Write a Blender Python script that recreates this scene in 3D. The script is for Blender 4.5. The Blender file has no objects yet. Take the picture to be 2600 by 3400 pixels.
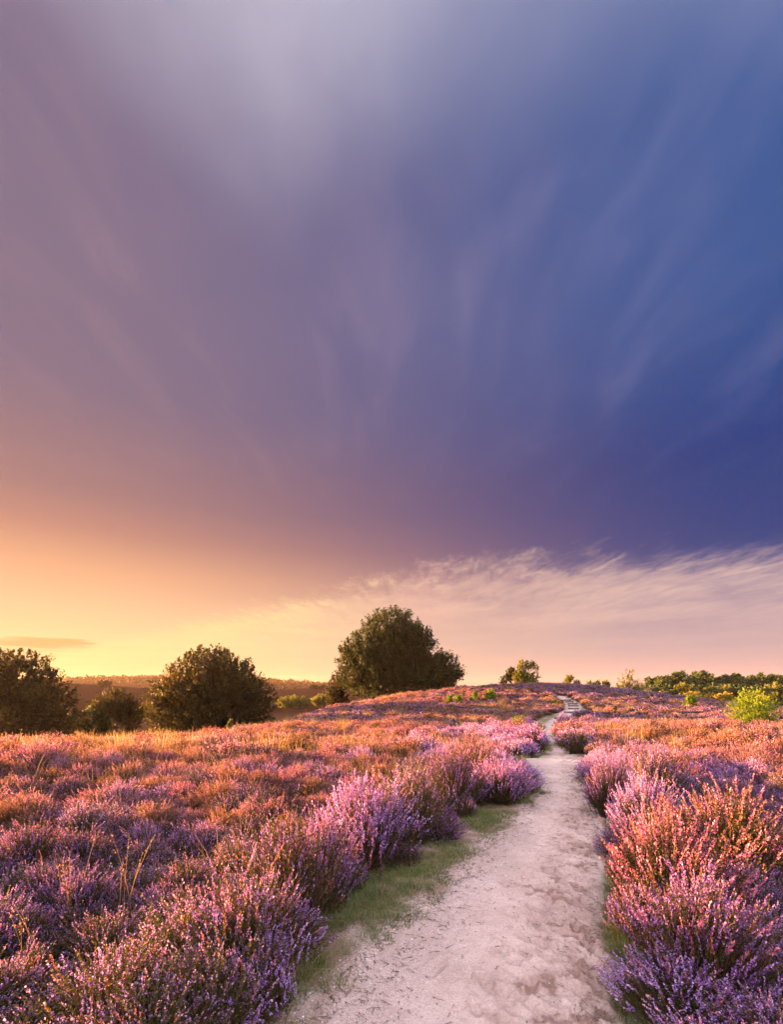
import bpy, math, random
import numpy as np
from mathutils import Vector, Matrix, Euler, noise as mnoise

R = math.radians
rng = np.random.default_rng(11)
random.seed(11)
scene = bpy.context.scene
COL = scene.collection

# ------------------------------------------------------------------ helpers
def link(o, parent=None):
    COL.objects.link(o)
    if parent is not None:
        o.parent = parent
    return o

def tag(o, label=None, cat=None, group=None, kind=None):
    if label: o["label"] = label
    if cat: o["category"] = cat
    if group: o["group"] = group
    if kind: o["kind"] = kind
    return o

def empty(name, loc=(0, 0, 0), rz=0.0):
    o = bpy.data.objects.new(name, None)
    o.location = loc
    o.rotation_euler = (0, 0, rz)
    o.empty_display_size = 0.3
    return link(o)

def np_mesh(name, V, F, mats, midx=None, smooth=False, attrs=None):
    """V (n,3), F (m,4) or (m,3) index array -> mesh data"""
    me = bpy.data.meshes.new(name)
    V = np.asarray(V, dtype=np.float32); F = np.asarray(F, dtype=np.int32)
    k = F.shape[1]
    me.vertices.add(len(V)); me.vertices.foreach_set("co", V.ravel())
    me.loops.add(F.size); me.loops.foreach_set("vertex_index", F.ravel())
    me.polygons.add(len(F))
    me.polygons.foreach_set("loop_start", np.arange(0, F.size, k, dtype=np.int32))
    me.polygons.foreach_set("loop_total", np.full(len(F), k, dtype=np.int32))
    for m in mats: me.materials.append(m)
    if midx is not None:
        me.polygons.foreach_set("material_index", np.asarray(midx, dtype=np.int32))
    if smooth:
        me.polygons.foreach_set("use_smooth", np.ones(len(F), dtype=bool))
    if attrs:
        for an, (dom, arr) in attrs.items():
            a = me.attributes.new(an, 'FLOAT', dom)
            a.data.foreach_set("value", np.asarray(arr, dtype=np.float32))
    me.update(calc_edges=True)
    return me

def mesh_obj(name, me, parent=None):
    return link(bpy.data.objects.new(name, me), parent)

# vectorised value noise -------------------------------------------------
def _hash(ix, iy, seed):
    h = (ix.astype(np.int64) * 374761393 + iy.astype(np.int64) * 668265263 + seed * 1274126177) & 0xFFFFFFFF
    h = ((h ^ (h >> 13)) * 1274126177) & 0xFFFFFFFF
    return ((h ^ (h >> 16)) & 0xFFFF) / 65535.0

def vnoise(x, y, seed=0):
    x = np.asarray(x, float); y = np.asarray(y, float)
    ix = np.floor(x); iy = np.floor(y); fx = x - ix; fy = y - iy
    fx = fx * fx * (3 - 2 * fx); fy = fy * fy * (3 - 2 * fy)
    a = _hash(ix, iy, seed); b = _hash(ix + 1, iy, seed)
    c = _hash(ix, iy + 1, seed); d = _hash(ix + 1, iy + 1, seed)
    return (a + (b - a) * fx) * (1 - fy) + (c + (d - c) * fx) * fy

def fbm(x, y, seed=0, octv=4):
    s = 0; a = .5
    for i in range(octv):
        s = s + a * vnoise(x * 2 ** i, y * 2 ** i, seed + i * 17); a *= .5
    return s / (1 - .5 ** octv)

def sst(a, b, x):
    t = np.clip((np.asarray(x, float) - a) / (b - a), 0, 1)
    return t * t * (3 - 2 * t)

# ------------------------------------------------------------------ terrain
EYE = 1.7
FPX = 1050.0           # focal length, in pixels of a 1680 px wide view of the photo
PXC, PYH = 840.0, 1475.0

RX = np.array([-400, -60, -24, -16, -12.6, -10, -6.5, .5, 9.3, 19.8, 26.2, 35.7, 40.9, 47.2, 62, 120, 400.])
RYC = np.array([34, 34, 34, 36, 40, 44, 49, 56, 61, 65, 67, 67, 65, 62, 60, 60, 60.])
RZ = np.array([-3.4, -3.4, -3.4, -3.2, -2.7, -2.0, -.75, .55, 1.5, 2.02, 1.85, .45, -.65, -1.4, -2.0, -2.6, -2.6])

def ground_base(x, y):
    x = np.asarray(x, float); y = np.asarray(y, float)
    NL = np.interp(y, [8, 12, 16, 20, 24, 30, 38, 45], [0, -.14, -.42, -.84, -1.4, -2.1, -2.9, -3.2])
    NC = np.interp(y, [11.9, 12.6, 14, 18, 22, 28, 35], [0, -.12, -.2, -.34, -.46, -.6, -.53])
    NR = np.interp(y, [8, 12, 15, 20, 26, 33, 40], [0, .08, 0, -.2, -.5, -.8, -.8])
    wl = 1 - sst(-13, -5, x); wr = sst(4, 10, x)
    N = NC * (1 - wl) * (1 - wr) + NL * wl + NR * wr
    yc = np.interp(x, RX, RYC); zc = np.interp(x, RX, RZ)
    y0 = np.minimum(31.0, yc - 6)
    t = np.clip((y - y0) / (yc - y0), 0, 1) ** 1.25
    S = t * t * (3 - 2 * t)
    # straight part keeps the front slope from flattening too early
    S = .6 * S + .4 * np.clip(t, 0, 1)
    h = N + (zc - N) * S
    d = sst(0, 40, y - yc)
    base = -3.5
    h = np.where(y > yc, zc + (base - zc) * d, h)
    # far rises
    h = h + 8.2 * np.exp(-((x + 205) / 85) ** 2 - ((y - 270) / 60) ** 2)
    h = h + 4.5 * np.exp(-((x + 40) / 70) ** 2 - ((y - 330) / 70) ** 2)
    far = sst(560, 830, y)
    h = h + far * (1 - sst(-.30, -.06, x / np.maximum(y, 1))) * (9.5 + 9 * (fbm(x / 170, y / 900, 5, 2) - .5) + 6.0 * np.exp(-((x + 420) / 190) ** 2))
    return h

def ground_noise(x, y):
    amp = sst(1.5, 6, np.abs(y)) * .5 + .5
    return amp * ((fbm(np.asarray(x) * .55, np.asarray(y) * .55, 3, 3) - .5) * .22)

def zg(x, y):
    return ground_base(x, y) + ground_noise(x, y) * (1 - path_mask(x, y, 1.2))

def hit(px, py, fn=None):
    """where the line of sight through a photo pixel meets the ground"""
    fn = fn or ground_base
    u = (px - PXC) / FPX; v = (PYH - py) / FPX
    ys = np.concatenate([np.arange(1.2, 20, .02), np.arange(20, 120, .05)])
    zs = fn(u * ys, ys)
    below = np.where(EYE + v * ys <= zs)[0]
    y = ys[below[0]] if len(below) else 70.0
    return float(u * y), float(y)

# the path's two sand edges (photo pixels)
PATH_ROWS = [(2161, 705, 1378), (2050, 806, 1346), (1950, 900, 1312), (1850, 998, 1304), (1800, 1046, 1306),
             (1750, 1108, 1298), (1700, 1166, 1266), (1660, 1146, 1250), (1640, 1126, 1262), (1628, 1122, 1268),
             (1618, 1180, 1216), (1600, 1176, 1200), (1577, 1162, 1187), (1563, 1164, 1192), (1550, 1177, 1214),
             (1542, 1189, 1227), (1530, 1210, 1237), (1521, 1219, 1242), (1511, 1218, 1240), (1503, 1211, 1226),
             (1493, 1195, 1207)]
_pr = []
for py, a, b in PATH_ROWS:
    x, y = hit((a + b) / 2, py)
    _pr.append((y, (a - PXC) / FPX * y, (b - PXC) / FPX * y))
_pr = sorted(_pr)
_pr = [(-3.0, -.9, .55), (0.0, -.7, .85), (1.5, -.35, 1.1)] + [p for p in _pr]
PY_ = np.array([p[0] for p in _pr]); PL_ = np.array([p[1] for p in _pr]); PR_ = np.array([p[2] for p in _pr])
for k in range(1, len(PY_)):
    if PY_[k] <= PY_[k - 1]: PY_[k] = PY_[k - 1] + .05
PATH_END = PY_[-1]

def path_inside(x, y):
    """signed distance-like value, positive inside the sand"""
    x = np.asarray(x, float); y = np.asarray(y, float)
    l = np.interp(y, PY_, PL_); r = np.interp(y, PY_, PR_)
    d = np.minimum(x - l, r - x)
    d = np.where(y > PATH_END, np.minimum(d, -(y - PATH_END)), d)
    d = np.where(y < -3, np.minimum(d, y + 3), d)
    return d

def path_mask(x, y, soft=.25):
    return sst(-soft, .02, path_inside(x, y))

# heather limits either side of the path (where bush feet meet the ground)
HL_ROWS = [(2161, 622), (2117, 638), (2043, 678), (1969, 730), (1900, 795), (1851, 890), (1800, 965), (1755, 1020), (1735, 1080),
           (1712, 1145), (1690, 1158), (1660, 1100), (1635, 1095), (1622, 1155), (1600, 1168), (1577, 1154), (1563, 1150),
           (1550, 1150), (1540, 1165), (1525, 1212), (1511, 1216), (1500, 1205)]
HR_ROWS = [(2161, 1335), (2050, 1322), (1950, 1300), (1850, 1312), (1800, 1330), (1760, 1310), (1700, 1275), (1660, 1255),
           (1640, 1275), (1626, 1280), (1612, 1222), (1600, 1206), (1577, 1193), (1563, 1198), (1550, 1228), (1542, 1238),
           (1530, 1262), (1521, 1250), (1511, 1243), (1500, 1226)]
def rows_to_world(rows):
    out = []
    for py, a in rows:
        x, y = hit(a, py); out.append((y, x))
    out = sorted(out)
    return np.array([p[0] for p in out]), np.array([p[1] for p in out])
HLY, HLX = rows_to_world(HL_ROWS); HRY, HRX = rows_to_world(HR_ROWS)
HLY = np.concatenate([[-3, 0, 1.5], HLY]); HLX = np.concatenate([[-1.2, -1.0, -.8], HLX])
HRY = np.concatenate([[-3, 0, 1.5], HRY]); HRX = np.concatenate([[.7, 1.05, 1.25], HRX])
def heather_gap(x, y):
    """positive: inside the open strip (no heather)"""
    l = np.interp(y, HLY, HLX); r = np.interp(y, HRY, HRX)
    d = np.minimum(np.asarray(x) - l, r - np.asarray(x))
    return np.where(np.asarray(y) > PATH_END + .5, -1.0, d)

def ground_z(x, y):
    return zg(x, y) - .075 * sst(-.10, .24, path_inside(x, y))

# ------------------------------------------------------------------ materials
def new_mat(name):
    m = bpy.data.materials.new(name); m.use_nodes = True
    nt = m.node_tree; nt.nodes.clear()
    return m, nt, nt.nodes, nt.links

def N(nodes, typ, **kw):
    n = nodes.new(typ)
    for k, v in kw.items(): setattr(n, k, v)
    return n

def ramp(nodes, stops, interp='LINEAR'):
    n = nodes.new("ShaderNodeValToRGB"); cr = n.color_ramp; cr.interpolation = interp
    while len(cr.elements) < len(stops): cr.elements.new(.5)
    for e, (p, c) in zip(cr.elements, stops):
        e.position = p; e.color = (c[0], c[1], c[2], 1)
    return n

def mixc(nodes, links, fac, a, b, blend='MIX'):
    n = nodes.new("ShaderNodeMix"); n.data_type = 'RGBA'; n.blend_type = blend
    for sock, v in ((n.inputs[0], fac), (n.inputs[6], a), (n.inputs[7], b)):
        if hasattr(v, "is_linked"): links.new(v, sock)
        elif isinstance(v, (int, float)): sock.default_value = v
        else: sock.default_value = (v[0], v[1], v[2], 1)
    return n.outputs[2]

def plant_mat(name, stops, trans=.35, trans_tint=(1, 1, 1), per_object=.25, rough=.7, attr="tone"):
    """leaf / petal material: colour varies by a per-face tone and per plant"""
    m, nt, nd, lk = new_mat(name)
    at = N(nd, "ShaderNodeAttribute", attribute_name=attr)
    oi = N(nd, "ShaderNodeObjectInfo")
    ma = N(nd, "ShaderNodeMath", operation='MULTIPLY_ADD'); ma.inputs[1].default_value = per_object; ma.inputs[2].default_value = -per_object / 2
    lk.new(oi.outputs["Random"], ma.inputs[0])
    ad = N(nd, "ShaderNodeMath", operation='ADD', use_clamp=True)
    lk.new(ma.outputs[0], ad.inputs[0]); lk.new(at.outputs["Fac"], ad.inputs[1])
    rp = ramp(nd, stops); lk.new(ad.outputs[0], rp.inputs[0])
    df = N(nd, "ShaderNodeBsdfPrincipled"); df.inputs["Roughness"].default_value = rough
    df.inputs["Specular IOR Level"].default_value = .18
    lk.new(rp.outputs[0], df.inputs["Base Color"])
    tr = N(nd, "ShaderNodeBsdfTranslucent")
    lk.new(mixc(nd, lk, 1.0, rp.outputs[0], trans_tint, 'MULTIPLY'), tr.inputs[0])
    mx = N(nd, "ShaderNodeMixShader"); mx.inputs[0].default_value = trans
    lk.new(df.outputs[0], mx.inputs[1]); lk.new(tr.outputs[0], mx.inputs[2])
    out = N(nd, "ShaderNodeOutputMaterial"); lk.new(mx.outputs[0], out.inputs[0])
    return m

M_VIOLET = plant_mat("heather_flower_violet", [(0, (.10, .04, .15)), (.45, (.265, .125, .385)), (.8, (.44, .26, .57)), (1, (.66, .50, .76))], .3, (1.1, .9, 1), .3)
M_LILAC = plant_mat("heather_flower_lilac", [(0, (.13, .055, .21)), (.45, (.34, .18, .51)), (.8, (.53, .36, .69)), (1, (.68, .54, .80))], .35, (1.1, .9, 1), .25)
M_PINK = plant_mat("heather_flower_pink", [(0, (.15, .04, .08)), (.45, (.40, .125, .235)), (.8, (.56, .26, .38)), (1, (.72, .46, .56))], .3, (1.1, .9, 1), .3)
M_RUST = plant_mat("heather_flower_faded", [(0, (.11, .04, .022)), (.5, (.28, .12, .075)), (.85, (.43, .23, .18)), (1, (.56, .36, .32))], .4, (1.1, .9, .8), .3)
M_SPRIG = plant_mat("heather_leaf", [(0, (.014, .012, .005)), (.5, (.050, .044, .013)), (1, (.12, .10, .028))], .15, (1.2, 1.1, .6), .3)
M_RUSTLEAF = plant_mat("browned_heather_leaf", [(0, (.045, .022, .010)), (.5, (.14, .075, .030)), (1, (.26, .16, .065))], .35, (1.2, 1.0, .6), .3)
M_TWIG = plant_mat("heather_twig", [(0, (.05, .03, .02)), (1, (.14, .08, .045))], .0, (1, 1, 1), .2)
M_STRAW = plant_mat("dry_grass_blade", [(0, (.16, .09, .035)), (.5, (.34, .21, .09)), (1, (.50, .37, .19))], .4, (1.1, 1, .7), .3)
M_GRASS = plant_mat("green_grass_blade", [(0, (.06, .10, .035)), (.45, (.14, .21, .075)), (.78, (.26, .26, .11)), (1, (.40, .27, .15))], .4, (1.1, 1.1, .5), .4)
M_BEECH = plant_mat("beech_leaf", [(0, (.008, .012, .004)), (.5, (.018, .025, .007)), (1, (.045, .052, .013))], .3, (1.5, 1.4, .5), .1)
M_BEECHW = plant_mat("warm_beech_leaf", [(0, (.012, .010, .004)), (.5, (.027, .023, .007)), (1, (.06, .052, .013))], .32, (1.5, 1.3, .5), .1)
M_LIGHTLEAF = plant_mat("light_green_leaf", [(0, (.045, .075, .010)), (.5, (.12, .175, .018)), (1, (.24, .28, .035))], .45, (1.3, 1.3, .5), .15)
M_PINE = plant_mat("pine_needle", [(0, (.022, .036, .014)), (.5, (.056, .080, .026)), (1, (.11, .135, .042))], .2, (1.2, 1.1, .6), .3)
M_OLIVE = plant_mat("olive_leaf", [(0, (.045, .05, .012)), (.5, (.10, .105, .025)), (1, (.18, .17, .04))], .4, (1.3, 1.2, .5), .3)
M_YELLOW = plant_mat("yellowing_leaf", [(0, (.13, .09, .015)), (.5, (.26, .20, .035)), (1, (.40, .31, .06))], .4, (1.2, 1.1, .5), .3)

def bark_mat(name, c0, c1):
    m, nt, nd, lk = new_mat(name)
    tc = N(nd, "ShaderNodeTexCoord"); nz = N(nd, "ShaderNodeTexNoise"); nz.inputs["Scale"].default_value = 6; nz.inputs["Detail"].default_value = 6
    mp = N(nd, "ShaderNodeMapping"); mp.inputs["Scale"].default_value = (3, 3, .6)
    lk.new(tc.outputs["Object"], mp.inputs[0]); lk.new(mp.outputs[0], nz.inputs["Vector"])
    rp = ramp(nd, [(.3, c0), (.7, c1)]); lk.new(nz.outputs[0], rp.inputs[0])
    b = N(nd, "ShaderNodeBsdfPrincipled"); b.inputs["Roughness"].default_value = .9; lk.new(rp.outputs[0], b.inputs["Base Color"])
    bp = N(nd, "ShaderNodeBump"); bp.inputs["Strength"].default_value = .6; bp.inputs["Distance"].default_value = .02
    lk.new(nz.outputs[0], bp.inputs["Height"]); lk.new(bp.outputs[0], b.inputs["Normal"])
    o = N(nd, "ShaderNodeOutputMaterial"); lk.new(b.outputs[0], o.inputs[0])
    return m
M_BARK = bark_mat("grey_bark", (.05, .04, .032), (.13, .11, .09))
M_PBARK = bark_mat("pine_bark", (.07, .035, .02), (.17, .09, .05))
M_LOG = bark_mat("weathered_timber", (.05, .035, .028), (.15, .11, .09))

def ground_material():
    m, nt, nd, lk = new_mat("heath_soil")
    tc = N(nd, "ShaderNodeTexCoord")
    nz = N(nd, "ShaderNodeTexNoise"); nz.inputs["Scale"].default_value = 9; nz.inputs["Detail"].default_value = 8
    nz2 = N(nd, "ShaderNodeTexNoise"); nz2.inputs["Scale"].default_value = 1.7; nz2.inputs["Detail"].default_value = 5
    nz3 = N(nd, "ShaderNodeTexNoise"); nz3.inputs["Scale"].default_value = 55; nz3.inputs["Detail"].default_value = 6
    for n in (nz, nz2, nz3): lk.new(tc.outputs["Object"], n.inputs["Vector"])
    soil = ramp(nd, [(.3, (.030, .020, .014)), (.7, (.085, .058, .036))]); lk.new(nz.outputs[0], soil.inputs[0])
    turf = ramp(nd, [(.34, (.56, .43, .39)), (.46, (.34, .23, .18)), (.57, (.22, .18, .09)), (.70, (.15, .20, .07))]); lk.new(nz2.outputs[0], turf.inputs[0])
    t2 = mixc(nd, lk, .6, turf.outputs[0], ramp_out(nd, lk, nz3.outputs[0], [(.3, (.25, .22, .2)), (.7, (1, 1, 1))]), 'MULTIPLY')
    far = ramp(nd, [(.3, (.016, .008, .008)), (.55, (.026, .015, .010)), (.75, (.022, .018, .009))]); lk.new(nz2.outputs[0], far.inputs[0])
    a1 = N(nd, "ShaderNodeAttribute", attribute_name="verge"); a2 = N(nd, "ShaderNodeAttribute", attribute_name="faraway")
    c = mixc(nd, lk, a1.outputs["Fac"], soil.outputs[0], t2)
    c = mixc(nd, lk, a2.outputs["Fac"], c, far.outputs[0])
    a3 = N(nd, "ShaderNodeAttribute", attribute_name="sandy")
    sandc = ramp_out(nd, lk, nz3.outputs[0], [(.3, (.30, .22, .20)), (.55, (.60, .45, .42)), (.8, (.72, .565, .535))])
    c = mixc(nd, lk, a3.outputs["Fac"], c, sandc)
    b = N(nd, "ShaderNodeBsdfDiffuse"); b.inputs["Roughness"].default_value = .3
    lk.new(c, b.inputs["Color"])
    bp = N(nd, "ShaderNodeBump"); bp.inputs["Distance"].default_value = .03
    bs = N(nd, "ShaderNodeMath", operation='MULTIPLY_ADD'); lk.new(a2.outputs["Fac"], bs.inputs[0]); bs.inputs[1].default_value = -.8; bs.inputs[2].default_value = .8; lk.new(bs.outputs[0], bp.inputs["Strength"])
    lk.new(nz3.outputs[0], bp.inputs["Height"]); lk.new(bp.outputs[0], b.inputs["Normal"])
    o = N(nd, "ShaderNodeOutputMaterial"); lk.new(b.outputs[0], o.inputs[0])
    return m

def ramp_out(nd, lk, sock, stops):
    r = ramp(nd, stops); lk.new(sock, r.inputs[0]); return r.outputs[0]

def sand_material():
    m, nt, nd, lk = new_mat("path_sand")
    tc = N(nd, "ShaderNodeTexCoord")
    def nz(sc, det=6, rough=.55):
        n = N(nd, "ShaderNodeTexNoise"); n.inputs["Scale"].default_value = sc; n.inputs["Detail"].default_value = det
        n.inputs["Roughness"].default_value = rough
        lk.new(tc.outputs["Object"], n.inputs["Vector"]); return n.outputs[0]
    n1, n2, n3, n4 = nz(1.3, 5), nz(9, 6, .6), nz(70, 5, .7), nz(260, 3, .7)
    c = ramp_out(nd, lk, n1, [(.3, (.56, .42, .375)), (.7, (.70, .55, .505))])
    c = mixc(nd, lk, .5, c, ramp_out(nd, lk, n2, [(.3, (.74, .70, .69)), (.65, (1, 1, 1))]), 'MULTIPLY')
    c = mixc(nd, lk, .55, c, ramp_out(nd, lk, n3, [(.32, (.45, .42, .42)), (.6, (1, 1, 1))]), 'MULTIPLY')
    # gravelly grain towards the left-hand margin
    ag = N(nd, "ShaderNodeAttribute", attribute_name="gravelly")
    gr = ramp_out(nd, lk, n4, [(.36, (.30, .29, .30)), (.5, (.85, .84, .84)), (.66, (1.25, 1.25, 1.25))])
    mm = N(nd, "ShaderNodeMath", operation='MULTIPLY'); mm.inputs[1].default_value = .9; lk.new(ag.outputs["Fac"], mm.inputs[0])
    c = mixc(nd, lk, mm.outputs[0], c, mixc(nd, lk, 1.0, c, gr, 'MULTIPLY'))
    # turned-up, damper sand where feet churned it, with footprint shade painted in
    ad = N(nd, "ShaderNodeAttribute", attribute_name="churn")
    c = mixc(nd, lk, ad.outputs["Fac"], c, mixc(nd, lk, 1.0, c, (.54, .45, .41), 'MULTIPLY'))
    b = N(nd, "ShaderNodeBsdfDiffuse"); b.inputs["Roughness"].default_value = .3
    lk.new(c, b.inputs["Color"])
    mh = N(nd, "ShaderNodeMath", operation='MULTIPLY_ADD'); mh.inputs[1].default_value = .35
    lk.new(n3, mh.inputs[0]); lk.new(n2, mh.inputs[2])
    bp = N(nd, "ShaderNodeBump"); bp.inputs["Strength"].default_value = .5; bp.inputs["Distance"].default_value = .012
    lk.new(mh.outputs[0], bp.inputs["Height"]); lk.new(bp.outputs[0], b.inputs["Normal"])
    o = N(nd, "ShaderNodeOutputMaterial"); lk.new(b.outputs[0], o.inputs[0])
    return m

# ------------------------------------------------------------------ ground sheet
def build_ground():
    ys = np.concatenate([np.linspace(-60, -3, 20)[:-1], np.linspace(-3, 1, 24)[:-1], np.arange(1, 14, .085),
                         14 * (1.018 ** np.arange(0, 110)), ])
    ys = ys[ys < 95]
    ys = np.concatenate([ys, 97 * (1.045 ** np.arange(0, 66))])
    t = np.linspace(-1, 1, 300)
    tt = np.sign(t) * (np.abs(t) * .55 + .45 * np.abs(t) ** 3)
    W = 9 + np.maximum(ys, 0) * 1.35 + np.maximum(-ys, 0) * .8
    X = tt[None, :] * W[:, None]
    Y = np.repeat(ys[:, None], len(t), 1)
    Z = ground_z(X, Y)
    V = np.stack([X, Y, Z], -1).reshape(-1, 3)
    n, mth = Y.shape
    i = np.arange(n - 1)[:, None] * mth + np.arange(mth - 1)[None, :]
    F = np.stack([i, i + 1, i + mth + 1, i + mth], -1).reshape(-1, 4)
    gap = heather_gap(X, Y)
    verge = (sst(-.35, .05, gap) * (Y < PATH_END)).ravel()
    # short turf strip in the hollow before the hill, and grass by the steps
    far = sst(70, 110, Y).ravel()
    sandy = sst(-.26, .02, path_inside(X, Y) + (fbm(X * 2.6, Y * 2.6, 19, 3) - .5) * .5) * .8
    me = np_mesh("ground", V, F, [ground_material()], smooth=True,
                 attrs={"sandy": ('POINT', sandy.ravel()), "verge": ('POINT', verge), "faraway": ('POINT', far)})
    return tag(mesh_obj("ground", me), kind="structure")
build_ground()

# ------------------------------------------------------------------ path
def build_path():
    ys = [-3.0]
    while ys[-1] < PATH_END - .05:
        y = ys[-1]
        ys.append(y + max(.011, .0028 * y * max(1, y / 6)) if y > 1.5 else y + .12)
    ys = np.array(ys)
    nt = 300
    ext = .34
    l = np.interp(ys, PY_, PL_) - ext; r = np.interp(ys, PY_, PR_) + ext
    t = np.linspace(0, 1, nt)
    X = l[:, None] + (r - l)[:, None] * t[None, :]
    Y = np.repeat(ys[:, None], nt, 1)
    d = path_inside(X, Y)
    wob = (fbm(X * 2.3, Y * 2.3, 41, 4) - .5)
    Z = zg(X, Y) - .018 + wob * .03
    Z = Z - .085 * sst(.12, -.26, d + wob * .5)
    inside = sst(-.05, .25, d)
    # footprints: mostly on the right half
    rel = (X - (l + ext)[:, None]) / np.maximum(.3, (r - l - 2 * ext))[:, None]
    side = .10 + .90 * sst(.42, .80, rel + (fbm(X * .9, Y * .9, 77, 3) - .5) * .5)
    H = np.zeros_like(X); CH = np.zeros_like(X)
    prng = np.random.default_rng(4)
    for k in range(1500):
        py_ = 1.6 + prng.random() ** 1.6 * 12.0
        a = np.interp(py_, PY_, PL_); b = np.interp(py_, PY_, PR_)
        f = .05 + .93 * prng.random() ** .55
        if prng.random() > (.04 + .96 * min(1, max(0, (f - .45) / .30))): continue
        px_ = a + (b - a) * f
        i0 = np.searchsorted(ys, py_ - .28); i1 = np.searchsorted(ys, py_ + .28)
        if i1 <= i0: continue
        dx = X[i0:i1] - px_; dy = Y[i0:i1] - py_
        ang = prng.normal(.35, .6); c, s = math.cos(ang), math.sin(ang)
        ex = (dx * c + dy * s); ey = (-dx * s + dy * c)
        L = prng.uniform(.03, .12); Wd = prng.uniform(.022, .05)
        q = (ex / Wd) ** 2 + (ey / L) ** 2
        dep = prng.uniform(.006, .018)
        prof = -dep * np.exp(-q ** 2 * .7) + dep * .75 * np.exp(-((np.sqrt(q) - 1.45) / .33) ** 2) * (.3 + .9 * (fbm(X[i0:i1] * 17, Y[i0:i1] * 17, 9, 2)))
        H[i0:i1] += prof
        CH[i0:i1] += np.exp(-q * .6) * prng.uniform(0, .5)  # darker print hollows: shade put into the sand colour
    churn_n = fbm(X * 6, Y * 6, 91, 4)
    rdg = 1 - np.abs(2 * fbm(X * 9, Y * 13, 31, 4) - 1)
    H += side * ((rdg - .75) * .034 * sst(.44, .56, churn_n) + (fbm(X * 26, Y * 26, 34, 3) - .5) * .022 * sst(.40, .55, churn_n) + (fbm(X * 4, Y * 4, 32, 3) - .5) * .014)
    crumb = fbm(X * 34, Y * 30, 36, 3)
    H += side * sst(.40, .55, churn_n) * sst(.54, .60, crumb) * .007
    H += (fbm(X * 45, Y * 45, 33, 2) - .5) * .006
    H = .032 * np.tanh(H / .032)
    Z = Z + H * inside
    CH = np.clip(CH * .5 + side * sst(.44, .58, churn_n) * (.25 + .9 * sst(.5, .62, fbm(X * 22, Y * 22, 35, 3))), 0, 1) * inside
    GR = (1 - sst(.12, .5, rel + (fbm(X * 1.5, Y * 1.5, 55, 3) - .5) * .4)) * .9 + .1
    V = np.stack([X, Y, Z], -1).reshape(-1, 3)
    n, m = X.shape
    i = np.arange(n - 1)[:, None] * m + np.arange(m - 1)[None, :]
    F = np.stack([i, i + 1, i + m + 1, i + m], -1).reshape(-1, 4)
    me = np_mesh("path", V, F, [sand_material()], smooth=True,
                 attrs={"churn": ('POINT', CH.ravel()), "gravelly": ('POINT', GR.ravel())})
    return tag(mesh_obj("path", me), kind="structure")
build_path()

# ------------------------------------------------------------------ quads helper
def quads(P, A, B):
    """P centres (n,3), A and B half-axis vectors (n,3) -> V,F of quads (kite-like)"""
    n = len(P)
    V = np.empty((n, 4, 3)); V[:, 0] = P - A; V[:, 1] = P + B * .9 - A * .1; V[:, 2] = P + A; V[:, 3] = P - B * .9 - A * .1
    F = np.arange(n * 4).reshape(n, 4)
    return V.reshape(-1, 3), F

def norm(v):
    return v / np.maximum(1e-9, np.linalg.norm(v, axis=-1, keepdims=True))

def rand_dirs(g, n):
    return norm(g.normal(size=(n, 3)))

class Acc:
    def __init__(s): s.V = []; s.F = []; s.M = []; s.T = []; s.n = 0
    def add(s, V, F, mi, tone):
        s.V.append(V); s.F.append(F + s.n); s.n += len(V)
        s.M.append(np.full(len(F), mi)); s.T.append(np.broadcast_to(tone, (len(F),)) if np.ndim(tone) else np.full(len(F), tone))
    def mesh(s, name, mats, smooth=False):
        return np_mesh(name, np.concatenate(s.V), np.concatenate(s.F), mats, np.concatenate(s.M), smooth,
                       {"tone": ('FACE', np.concatenate(s.T))})

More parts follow.
